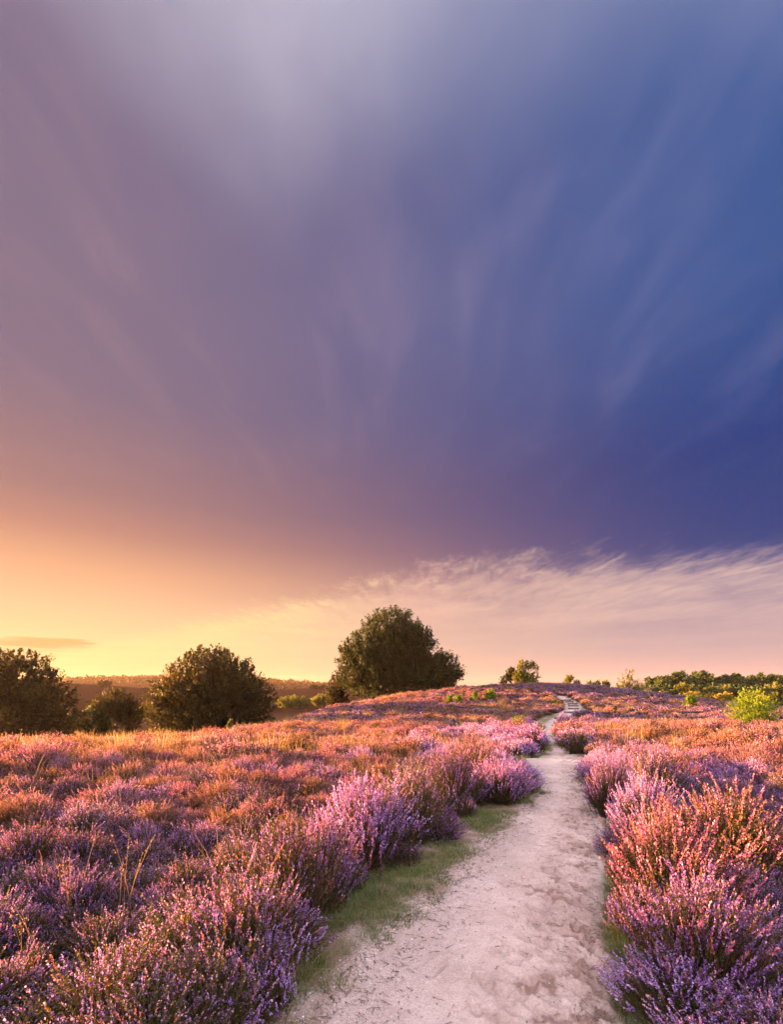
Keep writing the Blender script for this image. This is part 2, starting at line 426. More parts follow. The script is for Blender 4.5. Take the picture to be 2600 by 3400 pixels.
# ------------------------------------------------------------------ heather prototypes
def heather_mesh(name, seed, lod, bloom, flower, rad=.42, hgt=.44):
    """One dome-shaped bush of many upright sprigs. bloom 0..1 = share of sprigs in full flower"""
    g = np.random.default_rng(seed)
    acc = Acc()
    ns = {0: 460, 1: 300, 2: 170}[lod]
    nf = {0: 44, 1: 11, 2: 4}[lod]
    fs = {0: .0046, 1: .0105, 2: .024}[lod]
    # sprig tips spread through a dome
    th = g.random(ns) * 2 * math.pi; rr = np.sqrt(g.random(ns))
    lump = 1 + .22 * np.sin(th * 3 + g.random() * 6) * rr + .12 * np.sin(th * 5 + g.random() * 6) * rr
    dome = np.sqrt(np.maximum(0, 1 - (rr * .93) ** 2))
    tipx = np.cos(th) * rr * rad * lump; tipy = np.sin(th) * rr * rad * lump
    tipz = hgt * (.22 + .78 * dome) * (1 + g.normal(0, .14, ns)) * (lump * .5 + .5)
    tip = np.stack([tipx, tipy, tipz], 1)
    dirs = norm(np.stack([tipx * .95, tipy * .95, np.full(ns, hgt * .85)], 1) / rad + g.normal(0, .17, (ns, 3)))
    ln = g.uniform(.13, .24, ns) * (1 if lod == 0 else 1.0)
    bl = g.random(ns) < bloom
    inn = g.random(ns)
    # flowers / leaf bits along each sprig
    k = np.arange(nf)
    f = (k + .5) / nf
    S = np.repeat(np.arange(ns), nf); FF = np.tile(f, ns) + g.uniform(-.5, .5, ns * nf) / nf
    bend = g.normal(0, .02, (ns, 3))
    P = tip[S] - dirs[S] * (ln[S] * FF)[:, None] + bend[S] * (FF ** 2)[:, None]
    sp = rand_dirs(g, ns * nf)
    off = sp - dirs[S] * np.sum(sp * dirs[S], 1, keepdims=True)
    w = (.25 + .75 * np.minimum(1, FF * 2.2)) * {0: .0085, 1: .013, 2: .022}[lod]
    P = P + norm(off) * (w * g.uniform(.4, 1.3, ns * nf))[:, None]
    A = norm(dirs[S] * .8 + norm(off) * .8 + g.normal(0, .35, (ns * nf, 3)))
    B = norm(np.cross(A, rand_dirs(g, ns * nf)))
    isf = bl[S] & (FF < g.uniform(.45, .85, ns)[S]) & (g.random(ns * nf) < .86)
    tips = (~bl)[S] & (FF < .25) & (g.random(ns * nf) < .30)
    isf = isf | tips
    size = fs * g.uniform(.7, 1.35, ns * nf)
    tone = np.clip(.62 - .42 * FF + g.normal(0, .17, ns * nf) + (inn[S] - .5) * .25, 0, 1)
    odd = (g.random(ns) < .2)[S]
    m = isf & odd
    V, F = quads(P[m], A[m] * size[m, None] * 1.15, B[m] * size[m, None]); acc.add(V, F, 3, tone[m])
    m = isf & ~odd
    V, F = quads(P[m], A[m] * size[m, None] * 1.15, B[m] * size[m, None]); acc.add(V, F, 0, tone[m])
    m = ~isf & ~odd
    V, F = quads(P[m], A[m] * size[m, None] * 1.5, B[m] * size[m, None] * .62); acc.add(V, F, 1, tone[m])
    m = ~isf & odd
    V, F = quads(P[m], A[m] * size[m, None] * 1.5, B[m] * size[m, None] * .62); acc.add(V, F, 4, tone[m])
    # leafy bulk below the flowers
    nb = {0: 2600, 1: 900, 2: 240}[lod]
    bs = {0: .0085, 1: .018, 2: .045}[lod]
    si = g.integers(0, ns, nb); q = g.random(nb)
    base = np.stack([tipx * .25, tipy * .25, np.zeros(ns)], 1)
    start = tip - dirs * (ln * .75)[:, None]
    P = base[si] + (start[si] - base[si]) * (q ** .6)[:, None] + g.normal(0, .018, (nb, 3))
    P[:, 2] = np.maximum(P[:, 2], .01)
    A = norm(norm(start[si] - base[si]) + g.normal(0, .5, (nb, 3))); B = norm(np.cross(A, rand_dirs(g, nb)))
    sz = bs * g.uniform(.6, 1.3, nb)
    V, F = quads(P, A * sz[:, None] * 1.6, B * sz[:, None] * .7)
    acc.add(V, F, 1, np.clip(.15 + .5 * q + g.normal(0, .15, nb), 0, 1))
    if lod < 2:    # woody stems, a thin crossed strip each
        st = base; en = tip - dirs * (ln * .12)[:, None]
        mid = (st + start) * .5 + g.normal(0, .02, (ns, 3))
        for (p0, p1, wd) in ((st, mid, .0022), (mid, start, .0018), (start, en, .0012)):
            ax = norm(np.cross(p1 - p0, rand_dirs(g, ns))) * wd * (1.6 if lod else 1)
            V = np.stack([p0 - ax, p0 + ax, p1 + ax * .7, p1 - ax * .7], 1).reshape(-1, 3)
            acc.add(V, np.arange(ns * 4).reshape(ns, 4), 2, g.random(ns))
    other = M_PINK if flower is not M_PINK else M_RUST
    return acc.mesh(name, [flower, M_RUSTLEAF if flower is M_RUST else M_SPRIG, M_TWIG, other, M_SPRIG if flower is M_RUST else M_RUSTLEAF])

def grass_mesh(name, seed, n, h, spread, width, mat, lean=.35, seg=3):
    g = np.random.default_rng(seed); acc = Acc()
    a = g.random(n) * 6.283; r = np.sqrt(g.random(n)) * spread
    p = np.stack([np.cos(a) * r, np.sin(a) * r, np.zeros(n)], 1)
    out = norm(np.stack([np.cos(a), np.sin(a), np.zeros(n)], 1) + g.normal(0, .6, (n, 3)) * [1, 1, 0])
    H = h * g.uniform(.5, 1.2, n); le = lean * g.uniform(.2, 1.6, n)
    side = norm(np.cross(out, np.array([0, 0, 1.])) + g.normal(0, .4, (n, 3)))
    tone = g.random(n)
    prev = p; pw = np.full(n, width)
    for s in range(1, seg + 1):
        f = s / seg
        cur = p + out * (H * le * f ** 1.8)[:, None] + np.array([0, 0, 1.]) * (H * f * (1 - .25 * le * f))[:, None]
        cw = np.full(n, width * (1 - f * .85))
        V = np.stack([prev - side * pw[:, None], prev + side * pw[:, None], cur + side * cw[:, None], cur - side * cw[:, None]], 1).reshape(-1, 3)
        acc.add(V, np.arange(n * 4).reshape(n, 4), 0, tone)
        prev, pw = cur, cw
    return acc.mesh(name, [mat])

PROTO = {}
def protos(name, meshes):
    c = bpy.data.collections.new(name)
    for i, me in enumerate(meshes):
        o = bpy.data.objects.new("%s_%02d" % (name, i), me); c.objects.link(o)
    PROTO[name] = c
    return c

KINDS = [(.93, M_LILAC), (.62, M_VIOLET), (.34, M_VIOLET), (.68, M_PINK), (.36, M_PINK), (.14, M_VIOLET), (.55, M_RUST), (.10, M_RUST)]
HM = {}
for lod in range(3):
    HM[lod] = [heather_mesh("heather_dome_%d_%d" % (lod, i), 100 * lod + i * 7 + 3, lod, b, f) for i, (b, f) in enumerate(KINDS)]
    protos("heather_lod%d" % lod, HM[lod])

# ------------------------------------------------------------------ scattering
def scatter(name, coll, P, rot, scl, vi):
    me = bpy.data.meshes.new(name)
    n = len(P)
    me.vertices.add(n); me.vertices.foreach_set("co", np.asarray(P, np.float32).ravel())
    a = me.attributes.new("rot", 'FLOAT_VECTOR', 'POINT'); a.data.foreach_set("vector", np.asarray(rot, np.float32).ravel())
    a = me.attributes.new("scl", 'FLOAT_VECTOR', 'POINT'); a.data.foreach_set("vector", np.asarray(scl, np.float32).ravel())
    a = me.attributes.new("vi", 'INT', 'POINT'); a.data.foreach_set("value", np.asarray(vi, np.int32))
    o = mesh_obj(name, me)
    ng = bpy.data.node_groups.new(name, 'GeometryNodeTree')
    ng.interface.new_socket("Geometry", in_out='INPUT', socket_type='NodeSocketGeometry')
    ng.interface.new_socket("Geometry", in_out='OUTPUT', socket_type='NodeSocketGeometry')
    nd, lk = ng.nodes, ng.links
    gi = nd.new("NodeGroupInput"); go = nd.new("NodeGroupOutput")
    ip = nd.new("GeometryNodeInstanceOnPoints"); ci = nd.new("GeometryNodeCollectionInfo")
    ci.inputs[0].default_value = coll; ci.inputs["Separate Children"].default_value = True; ci.inputs["Reset Children"].default_value = True
    def na(nm, typ):
        x = nd.new("GeometryNodeInputNamedAttribute"); x.data_type = typ; x.inputs[0].default_value = nm; return x.outputs[0]
    lk.new(gi.outputs[0], ip.inputs["Points"]); lk.new(ci.outputs[0], ip.inputs["Instance"])
    ip.inputs["Pick Instance"].default_value = True
    lk.new(na("vi", 'INT'), ip.inputs["Instance Index"])
    e2r = nd.new("FunctionNodeEulerToRotation"); lk.new(na("rot", 'FLOAT_VECTOR'), e2r.inputs[0]); lk.new(e2r.outputs[0], ip.inputs["Rotation"])
    lk.new(na("scl", 'FLOAT_VECTOR'), ip.inputs["Scale"])
    lk.new(ip.outputs[0], go.inputs[0])
    md = o.modifiers.new("scatter", 'NODES'); md.node_group = ng
    return o

def jitter_grid(x0, x1, y0, y1, d, g):
    xs = np.arange(x0, x1, d); ys = np.arange(y0, y1, d)
    X, Y = np.meshgrid(xs, ys)
    X = X + g.uniform(-.45, .45, X.shape) * d; Y = Y + g.uniform(-.45, .45, Y.shape) * d
    return X.ravel(), Y.ravel()

# bushes that border the path are things of their own: (px, py of the foot, width px, height px, kind, label)
BUSHES = [
 # left side, from the viewer away
 (520, 2145, 300, 220, 2, "sparse violet heather bush nearest the viewer, left of the pale path"),
 (612, 2025, 250, 230, 5, "dark green heather bush with few flowers, second nearest on the path's left"),
 (690, 1960, 190, 190, 1, "slim lilac heather bush leaning over the lowest green grass patch"),
 (775, 1872, 240, 230, 0, "biggest bright lilac heather bush left of the path, full of bloom"),
 (880, 1815, 180, 165, 5, "olive heather bush with thin bloom, right behind the biggest lilac bush"),
 (965, 1752, 150, 120, 2, "violet heather bush above the upper end of the mossy verge"),
 (1074, 1730, 152, 86, 0, "round purple heather bush bulging into the path at its narrow part"),
 (1020, 1690, 130, 95, 4, "pink tipped heather bush just left of the round purple bulging bush"),
 (1050, 1655, 110, 52, 3, "low pink heather bush left of the sand shelf"),
 (1140, 1618, 90, 62, 0, "dusky violet heather bush left of the gap beyond the sand shelf"),
 (1105, 1590, 100, 50, 3, "orange-pink lit heather bush left of the gap, behind the dusky violet one"),
 # right side
 (1505, 2175, 330, 250, 1, "violet heather bush in the bottom right corner beside the path"),
 (1440, 2010, 310, 290, 3, "large pink lit heather bush leaning over the path's right edge"),
 (1560, 1900, 290, 270, 4, "tall orange-pink heather bush behind the large leaning one"),
 (1385, 1815, 165, 130, 0, "round lilac heather bush standing alone at a bare patch right of the path"),
 (1310, 1755, 120, 115, 1, "deep purple heather bush at the path's right edge by the bend"),
 (1400, 1735, 150, 120, 2, "purple heather bush behind the round lilac one, right of the path"),
 (1300, 1702, 118, 62, 0, "violet heather bush where the path widens, on its right edge"),
 (1340, 1655, 120, 46, 3, "rosy heather bush right of the wide sand shelf"),
 (1238, 1618, 78, 48, 5, "small dark round heather bush on the sand shelf"),
 (1226, 1594, 88, 44, 3, "pink heather bush leaning over the narrow path right of the gap"),
 (1248, 1547, 52, 22, 1, "small vivid violet heather bush beside the lowest timber step"),
]
for i, (px, py, w, hh, kind, lab) in enumerate(BUSHES):
    x, y = hit(px, py)
    lod = 0 if y < 12 else 1
    r = w / FPX * y / 2
    hz = min(hh / FPX * y * 1.02, .95)
    # foot sits half a radius behind the visible foot
    y2 = y + r * .30; x2 = x * y2 / y
    o = mesh_obj("heather_bush", HM[lod][kind])
    o.location = (x2, y2, float(ground_z(x2, y2)) - .02)
    o.rotation_euler = (0, 0, random.uniform(0, 6.28))
    s = r / .42
    hs = min(max(hz / .44, .75), 1.75)
    o.scale = (s, s, hs if hs > .6 * s else .6 * s)
    tag(o, lab, "heather bush", "heather bushes along the path")
BXY = []
for o in COL.objects:
    if o.name.startswith("heather_bush"): BXY.append((o.location.x, o.location.y, o.scale.x * .42))
BXY = np.array(BXY)

def heather_field():
    g = np.random.default_rng(21)
    PP = [[], [], []]; RR = [[], [], []]; SS = [[], [], []]; VI = [[], [], []]
    GP, GS = [], []
    for (y0, y1, d, lod) in ((-2.5, 10.5, .315, 0), (10.5, 27, .46, 1), (27, 78, .62, 2)):
        xw = 14 if lod == 0 else (30 if lod == 1 else 78)
        X, Y = jitter_grid(-xw, xw, y0, y1, d, g)
        gap = heather_gap(X, Y)
        lim = {0: .06, 1: .22, 2: .35}[lod]
        keep = gap < -(lim + .04 * ((X > np.interp(Y, PY_, (PL_ + PR_) / 2)) & (Y < 6)))
        keep &= np.abs(X) < 6 + np.maximum(Y, 0) * 1.0
        # stay off the camera
        keep &= ~((np.hypot(X, Y) < 1.25))
        # not inside the individual bushes
        for bx, by, br in BXY:
            keep &= np.hypot(X - bx, Y - by) > br * .62
        # left valley and beyond the hill's back: stop
        yc = np.interp(X, RX, RYC)
        keep &= Y < yc + 9
        keep &= ~((X < -14) & (Y > 33))
        # hollow with pale grass, left of the hill foot
        ug = X / np.maximum(Y, .1)
        grassy = sst(.50, .62, fbm(X * .20 + 3, Y * .32, 8, 3) + .18 * np.exp(-((Y - 27) / 3.0) ** 2) * (X < 5) + .3 * np.exp(-((Y - 15) / 2.2) ** 2 - ((X - 7.6) / 1.5) ** 2) + .2 * np.exp(-((Y - 8) / 1.5) ** 2 - ((X + 4.5) / 1.6) ** 2))
        hole = g.random(len(X)) < grassy * .6
        gk = keep & hole & (Y > 4.5)
        GP.append(np.stack([X[gk], Y[gk]], 1))
        keep &= ~(hole & (Y > 4.5) & (g.random(len(X)) < .5))
        X, Y = X[keep], Y[keep]
        n = len(X)
        # colour patches: which kind of bush grows where
        a = fbm(X * .45, Y * .45, 61, 3) + g.normal(0, .06, n)
        b = fbm(X * .22 + 9, Y * .22, 67, 3) + g.normal(0, .07, n)
        ug = X / np.maximum(Y, .5)
        pathd = np.abs(X - np.interp(Y, PY_, (PL_ + PR_) / 2))
        violet = .5 + .30 * (b - .5) * 3 + .3 * sst(5, 1, pathd) - .25 * sst(10, 18, Y) * (ug < .1)
        pinkw = .35 * sst(3, 9, X)
        r = g.random(n)
        vi = np.where(violet - pinkw + (r - .5) * .5 > .5, np.where((a > .56) & (pathd < 5), 0, np.where(r > .35, 1, 2)),
                      np.where(a > .52, np.where(r > .5, 3, 4), np.where(r > .72, 7, np.where(r > .38, 6, 5))))
        # left foreground: mostly green-brown, thin bloom
        nearleft = (Y < 6.5) & (X < .2) & (ug < -.02)
        vi = np.where(nearleft & (r < .8), np.where(r < .22, 7, np.where(r < .58, 5, 2)), vi)
        vi = np.where((Y < 4.6) & (X < 0) & ((vi == 7) | (vi == 6)), np.where(r < .1, 2, 5), vi)
        midleft = (Y > 5.5) & (Y < 26) & (ug < .05)
        r2 = g.random(n)
        vi = np.where(midleft & (r2 < .74), np.where(r2 < .19, 6, np.where(r2 < .30, 7, np.where(r2 < .50, 4, 3))), vi)
        midright = (Y > 7) & (Y < 26) & (ug > .42)
        vi = np.where(midright & (r2 < .5) & (a > .44), np.where(r2 < .14, 6, np.where(r2 < .3, 4, 3)), vi)
        if lod == 2:
            r3 = g.random(n) + (b - .5) * 1.2; lf = X < np.interp(Y, PY_, (PL_ + PR_) / 2) - .3
            vi = np.where(lf, np.where(r3 < .16, 6, np.where(r3 < .46, 4, np.where(r3 < .66, 5, np.where(r3 < .84, 3, 2)))), np.where(r3 < .34, 5, np.where(r3 < .72, 2, np.where(r3 < .9, 1, 6))))
        sc = g.uniform(.72, 1.28, n) * (.85 + .35 * (a - .5) * 2) * {0: .84, 1: 1.0, 2: 1.25}[lod]
        zs = sc * g.uniform(.75, 1.3, n) * np.where(Y < 3.0, .9, 1) / {0: 1, 1: 1.05, 2: 1.5}[lod]
        PP[lod].append(np.stack([X, Y, ground_z(X, Y) - .03], 1))
        RR[lod].append(np.stack([g.normal(0, .12, n), g.normal(0, .12, n), g.random(n) * 6.283], 1))
        SS[lod].append(np.stack([sc, sc, zs], 1)); VI[lod].append(vi)
    names = ("heather", "heather", "heather")
    for lod in range(3):
        o = scatter(names[lod], PROTO["heather_lod%d" % lod], np.concatenate(PP[lod]), np.concatenate(RR[lod]),
                    np.concatenate(SS[lod]), np.concatenate(VI[lod]))
        tag(o, ["purple and brown heather covering the foreground either side of the path",
                "orange-lit heather carpet in the middle of the heath",
                "heather covering the low hill behind"][lod], "heather", kind="stuff")
        print("heather", lod, len(o.data.vertices))
    return np.concatenate(GP)
GXY = heather_field()

# dry moor grass where the heather opens, and single stalks among the bushes
protos("dry_grass_tuft", [grass_mesh("dry_grass_tuft_%d" % i, 300 + i, 26 if i < 3 else 60, .46, .22, .0016 if i < 3 else .006, M_STRAW, .5) for i in range(6)])
g = np.random.default_rng(31)
X, Y = GXY[:, 0], GXY[:, 1]
ex, ey = jitter_grid(-26, 26, 1.6, 30, 1.5, g)
k = (heather_gap(ex, ey) < -.5) & (np.abs(ex) < 4 + ey) & (g.random(len(ex)) < .55)
X = np.concatenate([X, ex[k]]); Y = np.concatenate([Y, ey[k]])
n = len(X); s = g.uniform(.7, 1.3, n)
o = scatter("dry_grass", PROTO["dry_grass_tuft"], np.stack([X, Y, ground_z(X, Y) - .01], 1),
            np.stack([g.normal(0, .1, n), g.normal(0, .1, n), g.random(n) * 6.28], 1), np.stack([s, s, s * g.uniform(.8, 1.25, n)], 1),
            np.where(Y < 11, g.integers(0, 3, n), g.integers(3, 6, n)))
tag(o, "straw coloured dry grass growing among the heather", "grass", kind="stuff")

# green turf on the verge
protos("turf_tuft", [grass_mesh("turf_tuft_%d" % i, 400 + i, 60, .055 + .02 * (i % 2), .09, .0022, M_GRASS, 1.0) for i in range(4)])
ex, ey = jitter_grid(-3, 9, 1.5, 36, .075, g)
pi_ = path_inside(ex, ey); gp = heather_gap(ex, ey)
pn = fbm(ex * 1.6, ey * 1.6, 71, 4)
inv = (gp > -.30) & (pi_ < .0 + (pn - .5) * .45)
wgt = sst(.51, .61, pn + .06 * sst(2.4, 4.2, ey) * (ex < np.interp(ey, PY_, PL_))) * sst(.14, -.20, pi_)
k = inv & (g.random(len(ex)) < wgt * (.3 + .7 * sst(2.7, 4.0, ey)) * np.where(ey < 12, .8, .5)) 
ex, ey = ex[k], ey[k]; n = len(ex); s = g.uniform(.6, 1.35, n) * np.where(ey > 15, 1.7, 1)
o = scatter("short_grass", PROTO["turf_tuft"], np.stack([ex, ey, ground_z(ex, ey) - .004], 1),
            np.stack([g.normal(0, .15, n), g.normal(0, .15, n), g.random(n) * 6.28], 1), np.stack([s, s, s], 1), g.integers(0, 4, n))
tag(o, "short green grass on the verge beside the sandy path", "grass", kind="stuff")
print("turf", n)
protos("verge_tuft", [grass_mesh("verge_tuft_%d" % i, 450 + i, 70, .17, .07, .0022, M_GRASS, .8) for i in range(3)])
gy = g.uniform(2.3, 4.6, 130); gx = np.interp(gy, HRY, HRX) + g.normal(.07, .06, 130)
gx = np.concatenate([gx, g.uniform(-.9, .1, 14)]); gy = np.concatenate([gy, g.uniform(2.5, 4.6, 14)])
gx[130:] = np.interp(gy[130:], HLY, HLX) + g.normal(.06, .06, 14)
n = len(gx); s = g.uniform(.35, .8, n)
o = scatter("long_grass", PROTO["verge_tuft"], np.stack([gx, gy, ground_z(gx, gy) - .005], 1), np.stack([g.normal(0, .15, n), g.normal(0, .15, n), g.random(n) * 6.28], 1), np.stack([s, s, s], 1), g.integers(0, 3, n))
tag(o, "longer green grass at the heather's feet along the right margin of the path", "grass", kind="stuff")

# gravel on the path's left margin
def pebble(name, seed):
    import bmesh
    bm = bmesh.new(); bmesh.ops.create_icosphere(bm, subdivisions=2, radius=1)
    gg = random.Random(seed); o3 = Vector((gg.random() * 9, gg.random() * 9, gg.random() * 9))
    for v in bm.verts:
        v.co *= 1 + .35 * mnoise.noise(v.co * .9 + o3); v.co.z *= .6
    me = bpy.data.meshes.new(name); bm.to_mesh(me); bm.free()
    me.materials.append(M_PEB)
    for p in me.polygons: p.use_smooth = True
    return me
m, nt, nd, lk = new_mat("pebble"); M_PEB = m
oi = N(nd, "ShaderNodeObjectInfo"); b = N(nd, "ShaderNodeBsdfPrincipled"); b.inputs["Roughness"].default_value = .75
lk.new(ramp_out(nd, lk, oi.outputs["Random"], [(0, (.10, .09, .09)), (.4, (.30, .26, .24)), (.75, (.50, .44, .40)), (1, (.75, .72, .70))]), b.inputs["Base Color"])
oo = N(nd, "ShaderNodeOutputMaterial"); lk.new(b.outputs[0], oo.inputs[0])
protos("pebbles", [pebble("pebble_%d" % i, i) for i in range(4)])
npb = 9000
yy = 1.6 + g.random(npb) ** 1.6 * 9
l = np.interp(yy, PY_, PL_); r = np.interp(yy, PY_, PR_)
ff = np.where(g.random(npb) < .8, np.abs(g.normal(0, .22, npb)), g.random(npb)) - .12
xx = l + (r - l) * ff
k = (ff < .98)
xx, yy = xx[k], yy[k]; n = len(xx)
s = .0022 + .0045 * g.random(n) ** 4
inside = path_inside(xx, yy) > .06
zz = np.where(inside, zg(xx, yy) - .016, ground_z(xx, yy) + .001)
o = scatter("gravel", PROTO["pebbles"], np.stack([xx, yy, zz], 1), g.random((n, 3)) * [.4, .4, 6.28], np.stack([s * g.uniform(.8, 1.3, n), s, s], 1), g.integers(0, 4, n))
tag(o, "fine gravel along the left margin of the path", "gravel", kind="stuff")

# scraps of twig and fallen heather on the sand
def litter_mesh(name, seed):
    gg = np.random.default_rng(seed); acc = Acc(); L = gg.uniform(.012, .035)
    tube(acc, [(-L, 0, .001), (0, gg.normal(0, .25) * L, .003), (L, 0, .001)], [.0012, .0011, .0007], 0, 4)
    P = np.stack([gg.uniform(-L, L, 5), gg.normal(0, .004, 5), np.full(5, .003)], 1)
    A = norm(gg.normal(0, 1, (5, 3)) * [1, 1, .3]); B = norm(np.cross(A, rand_dirs(gg, 5)))
    V, F = quads(P, A * .004, B * .0025); acc.add(V, F, 0, gg.random(5))
    return acc.mesh(name, [M_TWIG])
def scatter_litter():
    protos("litter_scraps", [litter_mesh("litter_%d" % i, 800 + i) for i in range(5)])
    n = 2600
    y = 1.7 + g.random(n) ** 1.4 * 9; l = np.interp(y, PY_, PL_); r = np.interp(y, PY_, PR_)
    f = np.where(g.random(n) < .55, np.abs(g.normal(0, .14, n)), np.where(g.random(n) < .6, 1 - np.abs(g.normal(0, .1, n)), g.random(n))) - .06
    x = l + (r - l) * f
    ins = path_inside(x, y) > .08
    z = np.where(ins, zg(x, y) - .012, ground_z(x, y) + .003)
    s = g.uniform(.5, 1.2, n)
    o = scatter("litter", PROTO["litter_scraps"], np.stack([x, y, z], 1), np.stack([g.normal(0, .1, n), g.normal(0, .1, n), g.random(n) * 6.28], 1), np.stack([s, s, s], 1), g.integers(0, 5, n))
    tag(o, "scraps of twig and fallen heather lying on the sand", "litter", kind="stuff")

# ------------------------------------------------------------------ timber steps
STEPS = [(1541.8, 1191, 1226), (1529.7, 1211, 1236), (1521.4, 1220, 1242), (1515.5, 1220, 1241), (1511, 1219, 1239),
         (1506.5, 1214, 1231), (1503, 1211, 1225)]
ORD = ["first", "second", "third", "fourth", "fifth", "sixth", "seventh"]
def log_mesh(name, L, seed):
    gg = np.random.default_rng(seed); acc = Acc()
    ns, nr = 14, 10
    xs = np.linspace(-L / 2, L / 2, ns)
    a = np.arange(nr) / nr * 2 * math.pi
    rad = .075 * (1 + gg.normal(0, .04, (ns, nr)))
    rad[0] *= .86; rad[-1] *= .86
    V = np.stack([np.repeat(xs[:, None], nr, 1), np.cos(a)[None] * rad + gg.normal(0, .004, (ns, 1)), np.sin(a)[None] * rad * 1.25], -1).reshape(-1, 3)
    i = np.arange(ns - 1)[:, None] * nr + np.arange(nr)[None]; j = np.arange(ns - 1)[:, None] * nr + (np.arange(nr)[None] + 1) % nr
    F = np.stack([i, j, j + nr, i + nr], -1).reshape(-1, 4)
    acc.add(V, F, 0, 0.5)
    for e, sgn in ((0, 1), (ns - 1, -1)):
        c = len(V); ring = V[e * nr:(e + 1) * nr]
        ctr = ring.mean(0)[None]
        VV = np.concatenate([ring, ctr]); ii = np.arange(nr)
        FF = np.stack([ii, (ii + 1) % nr, np.full(nr, nr), np.full(nr, nr)], 1)
        FF = FF[:, [0, 1, 2]]
        # keep quads: split each fan wedge with its middle point
        mid = (ring + np.roll(ring, -1, 0)) / 2
        VV = np.concatenate([ring, ctr, mid]); FF = np.stack([np.roll(ii, -1), np.full(nr, nr), ii, nr + 1 + ii], 1)
        acc.add(VV, FF, 0, .5)
    return acc.mesh(name, [M_LOG], smooth=False)
def stake_mesh(name, seed):
    acc = Acc(); gg = np.random.default_rng(seed); nr = 8; a = np.arange(nr) / nr * 6.283
    zs = [-.2, .1, .12]; rs = [.035, .034, .024]
    V = np.concatenate([np.stack([np.cos(a) * r, np.sin(a) * r, np.full(nr, z)], 1) for z, r in zip(zs, rs)] + [np.array([[0, 0, .122]])])
    F = [[k * nr + i, k * nr + (i + 1) % nr, (k + 1) * nr + (i + 1) % nr, (k + 1) * nr + i] for k in range(2) for i in range(nr)]
    F += [[2 * nr + i, 2 * nr + (i + 1) % nr, 2 * nr + (i + 2) % nr, 3 * nr] for i in range(0, nr, 2)]
    acc.add(V, np.array(F), 0, .5)
    return acc.mesh(name, [M_LOG])
for i, (py, a, b) in enumerate(STEPS):
    x, y = hit((a + b) / 2, py)
    L = (b - a) / FPX * y * 1.06
    e = empty("timber_step", (x, y, float(ground_z(x, y)) + .05), 0.04 * ((i % 3) - 1))
    o = mesh_obj("log", log_mesh("step_log_%d" % i, L, i), e); o.location = (0, 0, .06)
    for s in (-1, 1):
        st = mesh_obj("stake", stake_mesh("step_stake_%d" % i, i), e); st.location = (s * L * .40, -.115, .02)
    tag(e, "dark timber step across the sandy path, %s from the bottom of the flight" % ORD[i] if i else
        "dark timber step across the sandy path, the lowest and widest of the flight", "step", "timber steps up the hill path")

# ------------------------------------------------------------------ trees
def tube(acc, pts, rads, mi=0, nr=7):
    pts = np.array(pts, float)
    rings = []
    for k in range(len(pts)):
        d = pts[min(k + 1, len(pts) - 1)] - pts[max(k - 1, 0)]
        d = d / max(1e-6, np.linalg.norm(d))
        ref = np.array([1., 0, 0]) if abs(d[0]) < .8 else np.array([0, 1., 0])
        u = np.cross(d, ref); u /= np.linalg.norm(u); v = np.cross(d, u)
        a = np.arange(nr) / nr * 2 * math.pi
        rings.append(pts[k] + (np.cos(a)[:, None] * u + np.sin(a)[:, None] * v) * rads[k])
    V = np.concatenate(rings); n = len(pts)
    i = np.arange(n - 1)[:, None] * nr + np.arange(nr)[None]; j = np.arange(n - 1)[:, None] * nr + (np.arange(nr)[None] + 1) % nr
    acc.add(V, np.stack([i, j, j + nr, i + nr], -1).reshape(-1, 4), mi, .5)

def noise3(P, sc, seed):
    o = Vector((seed * 3.1, seed * 1.7, seed * 5.3))
    return np.array([mnoise.noise(Vector(p) * sc + o) for p in P])

